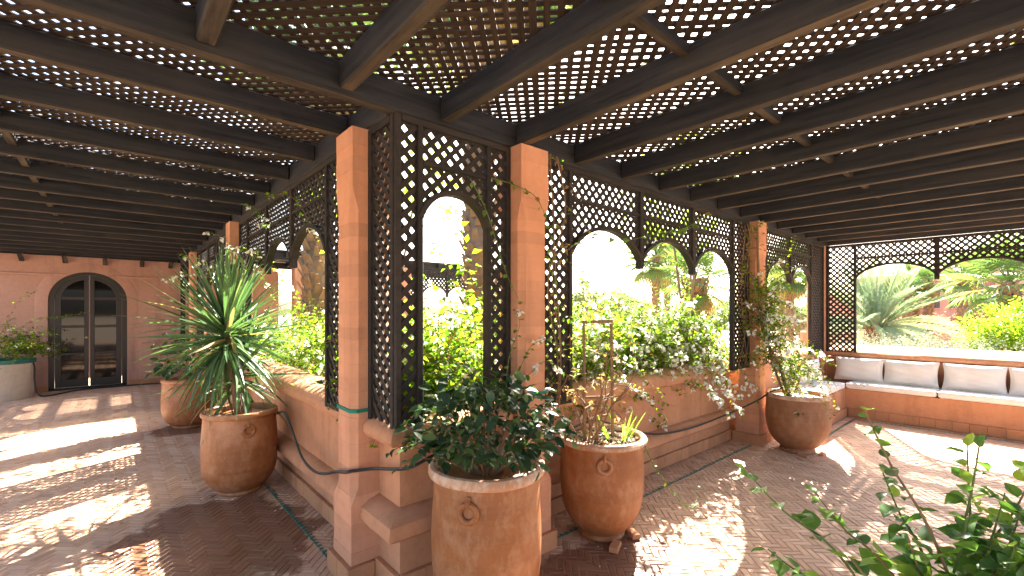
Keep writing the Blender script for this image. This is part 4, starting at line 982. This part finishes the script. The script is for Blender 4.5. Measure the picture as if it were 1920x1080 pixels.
for i in range(260):
    a, q = U_(0,6.28), .27*sqrt(random.random()); ch.box((p3x+q*cos(a), p3y+q*sin(a), .652+U_(0,.03)), (U_(.015,.04), U_(.01,.025), U_(.004,.01)), Euler((U_(-.7,.7), U_(-.7,.7), U_(0,6))).to_matrix())
o = ch.build('bark_chips', 'chip'); tag(o, 'loose pale bark chips filling the pot with the frame', 'bark chips', kind='stuff')
# bush in the stone tub
bougainvillea('light green shrub with outstretched shoots in the pale stone tub', lambda: (p5x+random.gauss(.1,.16), p5y+random.gauss(-.05,.14), U_(.7,1.1)), 80, (.3,.7), .4, .6, (.25,-.15,0), .02, .06, 40, base=(p5x,p5y,.66), extra=[([(p5x,p5y,1.1),(p5x+.4,p5y-.2,1.42),(p5x+.8,p5y-.35,1.5),(p5x+1.15,p5y-.4,1.58)], 36, .0, .055), ([(p5x,p5y,1.1),(p5x+.15,p5y-.1,1.7),(p5x+.45,p5y-.2,2.0)], 34, .0, .055), ([(p5x,p5y,1.0),(p5x+.4,p5y-.3,1.2),(p5x+.75,p5y-.5,1.15)], 44, .05, .06)], group='shrubs in tubs')

# ------------------------------------------------------------------ hose, cords, litter
hp = [(1.12,4.55,.66),(1.12,4.3,.71),(1.12,4.05,.58),(1.10,3.75,.46),(1.06,3.35,.47),(1.015,2.98,.56),(1.012,2.80,.62),(1.012,2.62,.665),(1.04,2.585,.675),(1.13,2.50,.69),(1.18,2.2,.76),(1.36,2.19,.80),(1.65,2.19,.80),(1.93,2.13,.79),(2.08,2.128,.80),(2.26,2.125,.81),(2.42,2.18,.77),(2.55,2.27,.72),(2.75,2.32,.72),(2.95,2.33,.71),(3.3,2.38,.60),(3.9,2.385,.42),(4.6,2.385,.36),(5.2,2.33,.40),(5.6,2.12,.55),(5.72,2.0,.66),(5.82,1.9,.72)]
tag(MB().tube(spline(hp, 6), .0095, 8).build('garden_hose', 'hose', None, True), 'black irrigation hose sagging along pillars and pots', 'hose')
hp = [(p5x+.33,p5y-.05,.66),(p5x+.40,p5y-.16,.6),(p5x+.41,p5y-.2,.3),(p5x+.46,p5y-.22,.06),(p5x+.6,p5y-.2,.016),(-.5,12.6,.016),(.2,12.66,.016),(.7,12.5,.03),(.95,11.6,.12),(1.05,10.8,.25)]
tag(MB().tube(spline(hp, 6), .014, 8).build('garden_hose', 'hose', None, True), 'brownish hose lying along the foot of the door wall', 'hose')
def cord(label, cx, cy, z, h, sag):
    pts = []; h += .004
    for k in range(4):
        a, b_ = ((-h,-h),(h,-h),(h,h),(-h,h))[k], ((-h,-h),(h,-h),(h,h),(-h,h))[(k+1)%4]
        c = .034; d = (Vector(b_)-Vector(a)).normalized()
        for t in (c, h, 2*h-c): p = Vector(a)+d*t; pts.append((cx+p.x, cy+p.y, z + sag*(p.x+p.y)))
    mb = MB(); 
    for dz in (0, .011): mb.tube([(x, y, q+dz) for x, y, q in pts+pts[:1]], .006, 6, False)
    tag(mb.build('cord', 'rope', None, True), label, 'cord', 'green cords tied round pillars')
cord('green cord tied round the pillar next to the narrow all-lattice panel', 1.165, 2.73, 1.01, .125, .02); cord('green cord tied round the pillar with the flowering vine', 2.092, 2.285, 1.05, .125, -.01)
pt = Cloud()
for i in range(46):
    a = random.choice(((2.9,1.9),(3.4,2.1),(3.9,2.0),(4.6,1.9),(1.05,3.2),(5.2,1.8)))
    for _ in range(3): pt.leaf((a[0]+random.gauss(0,.3), min(2.4,a[1]+random.gauss(0,.2)) if a[0] > 1.1 else a[1]+random.gauss(0,.5), .006), rdir(1)[0]*np.array([1,1,.1]), (random.gauss(0,.3),random.gauss(0,.3),1), U_(.015,.028), U_(.012,.02), random.random())
o = link('fallen_petals', leaves_mesh('fallen_petals', 'bract', pt.P, pt.D, pt.U, pt.L, pt.W)); tag(o, 'white fallen petals scattered on the brick floor', 'petals', kind='stuff')

# ------------------------------------------------------------------ garden beyond: palms, trees, shrubs, building, far pergola wing
def fan_meshes():
    out = []
    for v in range(3):
        mb = MB(); pl = .75; n_ = 20; rad = (.85,.95,.75)[v]
        mb.tube([(0,0,0),(pl*.5,0,.02),(pl,0,-.02)], [.018,.013,.009], 5)
        for i in range(n_):
            a = R(-125 + 250*i/(n_-1)); c = Vector((pl,0,-.02)); l_ = rad*(1-.28*abs(a)/R(125))*U_(.92,1.05); dr_ = (.18,.35,.55)[v]
            d = Vector((cos(a), sin(a), .12)); s_ = Vector((-sin(a), cos(a), 0)); w = .036
            m1 = c+d*l_*.55; m1.z -= dr_*.12*l_; tip = c+d*l_; tip.z -= dr_*l_*.75
            mb.add([c, m1+s_*w+Vector((0,0,.012)), m1-s_*w+Vector((0,0,.012)), tip, m1-Vector((0,0,.012))], [(0,4,1),(0,2,4),(4,3,1),(2,3,4)])
        out.append(mb)
    return out
FAN = fan_meshes(); FANM = {}
def fanm(mat):
    if mat not in FANM: FANM[mat] = [mb.mesh('frond', mat) for mb in FAN]
    return FANM[mat]
def trunk_parts(root, x, y, z0, z1, r, boots=True, rough_=1.0):
    n_ = int((z1-z0)/.12)+2
    pts = [(x+.02*sin(i*.9), y+.02*cos(i*.7), z0+(z1-z0)*i/n_) for i in range(n_+1)]
    MB().tube(pts, [r*(1+.05*sin(i*2.1))*(1.12 if i == 0 else 1) for i in range(n_+1)], 12).build('trunk', 'palm_trunk', root, True)
    if boots:
        mb = MB(); k = int((z1-z0)/.02*rough_*min(1, .25/r))
        for i in range(k):
            t = i/k; z = z0+(z1-z0)*t; a = i*2.39996+random.gauss(0,.1); d = Vector((cos(a),sin(a),0)); s_ = Vector((-sin(a),cos(a),0)); c = Vector((x,y,z))+d*r*.92
            l_ = r*U_(.35,.85); w = r*U_(.16,.34); o_ = d*l_*.55+Vector((0,0,l_)); th = Vector((d.x*.02, d.y*.02, -.02))
            mb.add([c-s_*w, c+s_*w, c+o_+s_*w*.55, c+o_-s_*w*.55, c-s_*w+th, c+s_*w+th, c+o_+s_*w*.55+th, c+o_-s_*w*.55+th], [(0,1,2,3),(4,7,6,5),(0,4,5,1),(1,5,6,2),(2,6,7,3),(3,7,4,0)])
        mb.build('leaf_bases', 'palm_boot', root)['kind'] = 'stuff'
def fan_palm(label, x, y, z0, z1, r, sc, n_=34, dry=8, boots=True):
    root = thing('fan_palm', label, 'palm tree', (x, y, z0), 'fan palms in the garden')
    trunk_parts(root, x, y, z0, z1, r, boots)
    for i in range(n_):
        t = i/n_; a = i*2.39996; el = R(78-125*t+random.gauss(0,6)); v = 0 if t < .3 else 1 if t < .65 else 2
        link('frond', fanm('fan_frond')[v], root, (x, y, z1+.05-.25*t*sc), (random.gauss(0,.25), -el, a), (sc*U_(.9,1.1),)*3)
    for i in range(dry): link('frond', fanm('dry_frond')[2], root, (x, y, z1-.25*sc), (random.gauss(0,.3), R(62+random.gauss(0,8)), i*2.4+.5), (sc*.85,)*3)
    return root
def date_meshes():
    out = []
    for v in range(4):
        mb = MB(); L, k = 1.0, 34; bend = (.12,.3,.55,.85)[v]; P = []
        for i in range(k+1): t = i/k; P.append(Vector((t*(1-.2*bend*t), 0, -bend*.75*t**2)))
        mb.tube(P[::3]+[P[-1]], [.014*(1-.85*i/12) for i in range(len(P[::3])+1)], 5)
        for i in range(4, k+1):
            t = i/k
            for sd in (-1, 1):
                for e in (0, .5):
                    p = P[i-1].lerp(P[i], e); ax = (P[i]-P[i-1]).normalized(); l_ = .21*sin(pi*min(1,t*.85+.12))**.6*U_(.85,1.1)
                    d = (ax*.75 + Vector((0, sd*.8, U_(.25,.5)))).normalized(); w = Vector((0,0,1)).cross(d).normalized()*.0055
                    tip = p+d*l_; tip.z -= .03*l_/.2; m1 = p+d*l_*.4
                    mb.add([p, m1+w, tip, m1-w+Vector((0,0,.004))], [(0,1,2),(0,2,3)])
        out.append(mb.mesh('frond', 'date_frond'))
    return out
def date_palm(label, x, y, z0, z1, r, L, n_=46):
    root = thing('date_palm', label, 'palm tree', (x, y, z0)); ms = date_meshes(); trunk_parts(root, x, y, z0, z1, r, True, 1.6)
    for i in range(n_):
        t = i/n_; a = i*2.39996+random.gauss(0,.1); el = R(84-88*t**.9+random.gauss(0,4)); v = 0 if t < .25 else 1 if t < .55 else 2 if t < .85 else 3
        l_ = L*U_(.88,1.05); link('frond', ms[v], root, (x+.12*cos(a), y+.12*sin(a), z1+.1-.2*t), (random.gauss(0,.3), -el, a), (l_, l_, l_))
    return root
def leaf_tree(label, x, y, z0, zc, rx_, rz_, n_, size, mat, name='broadleaf_tree', cat='tree', group=None, stems=7, clumps=60, tr=.055):
    root = thing(name, label, cat, (x, y, z0), group); mb = MB(); cl = Cloud()
    for i in range(stems):
        a = 2*pi*i/stems+random.gauss(0,.3); tip = Vector((x+rx_*.65*cos(a), y+rx_*.65*sin(a), zc+rz_*U_(-.2,.6)))
        q = spline([(x,y,z0),(x+.05*cos(a),y+.05*sin(a),z0+(zc-z0)*.5), Vector((x,y,zc-rz_*.3)).lerp(tip,.5), tip], 4); mb.tube(q, [rx_*tr*(1.1-.9*j/len(q)) for j in range(len(q))], 6)
    mb.build('trunk', 'bark', root, True)
    per = n_//clumps
    for c in range(clumps):
        d = rdir(1)[0]; q = (random.random()**.4); cx, cy, cz = x+d[0]*rx_*q, y+d[1]*rx_*q, zc+d[2]*rz_*q; cr = rx_*U_(.16,.34)
        for _ in range(per):
            e = rdir(1)[0]*random.random()**.5*cr; p = (cx+e[0], cy+e[1], cz+e[2]*.8); l_ = size*U_(.7,1.3)
            cl.leaf(p, rdir(1)[0]*np.array([1,1,.6]), rdir(1,.8)[0], l_, l_*.6, min(1,max(0,random.gauss(.5,.25))))
    o = cl.build('crown', mat, root); return root
x, y = CF(-3.66, 8.5); fan_palm('stout fan palm with ragged trunk seen through the arches behind the yucca', x, y, -1.5, 6.6, .23, 1.5)
x, y = CF(-.40, 5.5); fan_palm('stout fan palm with ragged trunk seen through the single round arch', x, y, -1.5, 6.2, .17, 1.3)
x, y = CF(4.03, 10); fan_palm('short thick fan palm with reddish shaggy trunk under the three arches', x, y, -1.5, 2.3, .22, .62, 26)
x, y = CF(8.85, 28); fan_palm('slender fan palm, taller of the pair beyond the three arches', x, y, -1.5, 5.0, .21, 1.5, 36, 3)
x, y = CF(10.9, 32); fan_palm('slender fan palm, smaller of the pair beyond the three arches', x, y, -1.5, 4.5, .20, 1.35, 30, 3)
x, y = CF(17.1, 28); fan_palm('slim fan palm beyond the two arches beside the bench corner', x, y, -1.5, 4.2, .20, 1.4)
x, y = CF(22.5, 38); fan_palm('far slim fan palm left of the slim one beyond the two arches', x, y, -1.5, 3.8, .20, 1.4)
x, y = CF(13.6, 17); date_palm('silvery green date palm with arching fronds beyond the bench parapet', x, y, -1.5, 1.0, .30, 2.75, 30)
for i, (rt, f, z1, r, lb) in enumerate(((20.85,24,2.6,.19,'palm trunk with fan crown left of the closely paired trunk'), (22.95,26,3.5,.24,'thick palm trunk with fan crown in front of the pink building'), (22.89,25,3.2,.19,'palm with slim trunk between the paired palms and the building corner'), (21.82,22,3.35,.22,'tall leaning-looking fan palm at the corner of the pink building'), (24.25,24,2.9,.2,'fan palm with thin trunk close behind the corner palm'))):
    x, y = CF(rt, f); fan_palm(lb, x, y, -1.5, z1, r, .75 if i < 3 else .9, 18, 3)
x, y = CF(16.6, 15.2); fan_palm('large-leaved fan palm beside the bright green tree', x, y, -1.5, 2.55, .2, 1.2, 26, 2)
x, y = CF(14.1, 12.6); leaf_tree('bright yellow-green bushy tree beyond the bench parapet', x, y, -1.5, .75, 1.3, 1.15, 15000, .085, 'tree', clumps=110)
for i in range(9):
    f = U_(9.6, 11.2); x, y = CF((.75+.034*i)*f, f)
    root = thing('silver_shrub', 'soft silvery grey shrub behind the bench parapet', 'shrub', (x, y, -1.5), 'silvery shrubs behind the parapet'); cl = Cloud(); mb = MB(); zt = U_(1.15,1.35)
    for k in range(44):
        q = curve_pts((x+random.gauss(0,.25), y+random.gauss(0,.25), zt-1.1), (random.gauss(0,.3), random.gauss(0,.3), 1), U_(.7,1.1), .25, 6, .08); spray(q, cl, None, mb, 42, .075, 0, .003)
    cl.W = [w*.35 for w in cl.W]; cl.build('foliage', 'silver', root); mb.tube([(x,y,-1.5),(x,y,zt-.8)], .05, 6); mb.build('stem', 'twig', root)
x, y = CF(2.73, 15); leaf_tree('loose feathery green tree under the first of the three arches', x, y, -1.5, 1.75, 1.15, .85, 3600, .10, 'far_leaf', clumps=45, group='garden trees')
for (r_, f, zc, rx_, rz_, lb) in ((10.3,70,.9,5,2.4,'far hazy tree low beyond the first of the three arches'), (21.9,85,1.0,6,2.6,'far hazy tree low beyond the paired slender palms'), (36.6,80,.9,6,2.5,'far hazy tree low under the third of the three arches'), (43.5,75,.6,5,2.2,'far hazy tree low beyond the two arches'), (39.4,60,.5,4,2.0,'far hazy tree by the bench corner screen'), (47.8,60,1.0,5,3.0,'far tree behind the date palm')):
    x, y = CF(r_, f); leaf_tree(lb, x, y, -1.5, zc, rx_, rz_, 2600, .5, 'far_leaf', clumps=40, group='far garden trees')
# low boundary wall and dry hedge in front of the building
a = Vector(CF(14.0, 22)); b_ = Vector(CF(30, 20)); ln = (b_-a).length
gw = thing('garden_wall', 'low brown garden wall with pale top in front of the pink building', 'wall', (a.x, a.y, -1.5)); m_ = (a+b_)/2; rz = atan2(b_.y-a.y, b_.x-a.x)
link('wall', MB().box((0,0,0), (ln, .3, 2.05)).mesh('wall', 'plaster'), gw, (m_.x, m_.y, -.48), (0,0,rz)); link('coping', MB().cbox((0,0,0), (ln, .4, .08), .02).mesh('coping', 'stone_pot'), gw, (m_.x, m_.y, .587), (0,0,rz))
root = thing('hedge', 'dry brown hedge between the low wall and the pink building', 'hedge', (*CF(22,25.5), -1.5)); cl = Cloud(); mb = MB()
for i in range(1500):
    f = U_(24.5, 27.5); x, y = CF(U_(15.5, 28), f)
    zz = U_(-1.2, 1.25) + .3*sin(x*1.3)
    for _ in range(5): cl.leaf((x+random.gauss(0,.12), y+random.gauss(0,.12), zz+random.gauss(0,.12)), rdir(1)[0], rdir(1,.5)[0], U_(.12,.22), U_(.06,.12), random.random())
for i in range(24): x, y = CF(U_(15.5,28), U_(25,27)); mb.tube([(x,y,-1.5),(x+U_(-.2,.2),y,U_(.2,.9))], .04, 5)
cl.build('foliage', 'hedge_dry', root); mb.build('stems', 'twig', root)['kind'] = 'stuff'
def house():
    bx, by = CF(38.5, 41); root = thing('building', 'pink rendered building with slot windows behind the garden palms', 'building', (bx, by, -1.5), None, R(-YAW+14))
    mw = Matrix.LocRotScale(Vector((bx, by, -1.5)), Euler((0,0,R(-YAW+14))), None)
    def blk(nm, c, d, mat, par=root, ch=.03):
        me = MB().cbox((0,0,0), d, ch).mesh(nm, mat); p = mw @ Vector(c); return link(nm, me, par, p, (0,0,R(-YAW+14)))
    vols = [(-3.2, 0, 5.5, 6.0, 5.9), (1.9, -1.2, 4.6, 6.0, 6.7), (8.0, .3, 7.5, 6.0, 6.2), (-8.6, .8, 5.2, 5.0, 4.3)]
    for (cx, cy, wx, wy, h) in vols:
        w_ = blk('wall', (cx, cy, h/2), (wx, wy, h), 'building'); blk('parapet', (cx, cy-.06, h+.12), (wx+.3, wy+.3, .24), 'building')
        for k in range(int(wx//1.7)):
            for z in (1.6, 4.2):
                if z+1.4 > h: continue
                xx = cx-wx/2+1.0+k*1.7
                wn = blk('window', (xx, cy-wy/2-.005, z), (.55, .12, 1.7), 'roof_dark'); blk('frame', (xx, cy-wy/2-.05, z-.9), (.75, .14, .1), 'building', wn)
                blk('frame', (xx, cy-wy/2-.05, z+.9), (.75, .14, .1), 'building', wn)
house()
# the pergola wing across the courtyard
wg = thing('pergola', 'dark pergola wing with earthen pillars on the far side of the planted courtyard', 'pergola', (5, 10.4, 0))
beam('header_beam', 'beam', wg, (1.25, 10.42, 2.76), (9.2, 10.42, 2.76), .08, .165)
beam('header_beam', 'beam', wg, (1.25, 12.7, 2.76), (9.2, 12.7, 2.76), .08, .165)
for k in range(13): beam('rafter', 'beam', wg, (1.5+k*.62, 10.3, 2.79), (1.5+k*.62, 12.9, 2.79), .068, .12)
for k in range(56): link('slat', unit('slat'), wg, (5.2, 10.3+k*.048, 2.865), (0,0,0), (8.0, .034, .012))
for x in (3.0, 5.5, 8.8): pillar(x, 10.42, ['earthen pillar of the courtyard wing next to the near arm', 'earthen pillar of the courtyard wing behind the ragged palm trunk', 'earthen pillar at the open end of the courtyard wing'][(3.0,5.5,8.8).index(x)], detail=False, group='courtyard wing pillars')
screen('lattice screen with three arches across the courtyard, behind the palms', 'X', 10.42, 5.63, 8.67, [(5.63,6.0), (8.3,8.67)], bay(6.0, 8.3, 3), pitch=.11, w=.045)
screen('lattice screen with two arches across the courtyard, beside the middle pillar', 'X', 10.42, 3.13, 5.37, [(3.13,3.5), (5.0,5.37)], bay(3.5, 5.0, 2), pitch=.11, w=.045)
parapet('low planter wall under the screens across the courtyard', [(8.8,10.35),(1.7,10.35)], ledge=None)
leaf_tree('round green shrub in the courtyard behind the bougainvilleas', 3.6, 6.3, -1.5, .65, 1.0, .8, 4000, .06, 'tree', 'courtyard_shrub', 'shrub', clumps=50)
leaf_tree('light green shrub in the courtyard near the ragged palms', 2.9, 8.2, -1.5, .8, 1.0, .8, 4000, .06, 'tree', 'courtyard_shrub', 'shrub', clumps=50)

leaf_tree('airy tree overhanging the roof beyond the third of the three arches', 7.5, 3.95, -1.5, 3.7, 1.25, .85, 4200, .065, 'tree', 'courtyard_tree', clumps=70, stems=3, tr=.022)
leaf_tree('unseen airy tree added in the courtyard to dapple the sun on the floor by the yucca', 3.5, 7.1, -1.5, 3.7, 1.35, .7, 2800, .065, 'tree', 'courtyard_tree', clumps=50, stems=3, tr=.022)  # out-of-sight crown added so its leaves break up the left floor's sun patches

# dry leaves blown onto the roof lattice and the floor
lt = Cloud()
for i in range(1500):
    if random.random() < .5:
        x, y = random.choice(rx)+random.gauss(0,.05), U_(YO, 2.3)
    else:
        x, y = U_(XL, 1.1), random.choice(ry)+random.gauss(0,.05)
    l_ = U_(.03,.075); lt.leaf((x, y, ZR+.026), rdir(1)[0]*np.array([1,1,.15]), (random.gauss(0,.3),random.gauss(0,.3),1), l_, l_*.45, random.random())
o = link('leaf_litter', leaves_mesh('leaf_litter', 'dry_leaf', lt.P, lt.D, lt.U, lt.L, lt.W)); tag(o, 'dry leaf litter caught on top of the lattice roof', 'leaf litter', kind='stuff')
lt = Cloud()
for i in range(90):
    x, y = random.choice(((U_(.9,1.2), U_(2.9,9)), (U_(2.3,5.7), U_(1.9,2.42)), (U_(-1.5,1), U_(3,9)), (U_(2.5,7.5), U_(0,2))))
    l_ = U_(.02,.045); lt.leaf((x, y, .008), rdir(1)[0]*np.array([1,1,.1]), (random.gauss(0,.3),random.gauss(0,.3),1), l_, l_*.55, random.random())
o = link('fallen_leaves', leaves_mesh('fallen_leaves', 'dry_leaf', lt.P, lt.D, lt.U, lt.L, lt.W)); tag(o, 'small dry leaves fallen on the brick floor', 'leaves', kind='stuff')
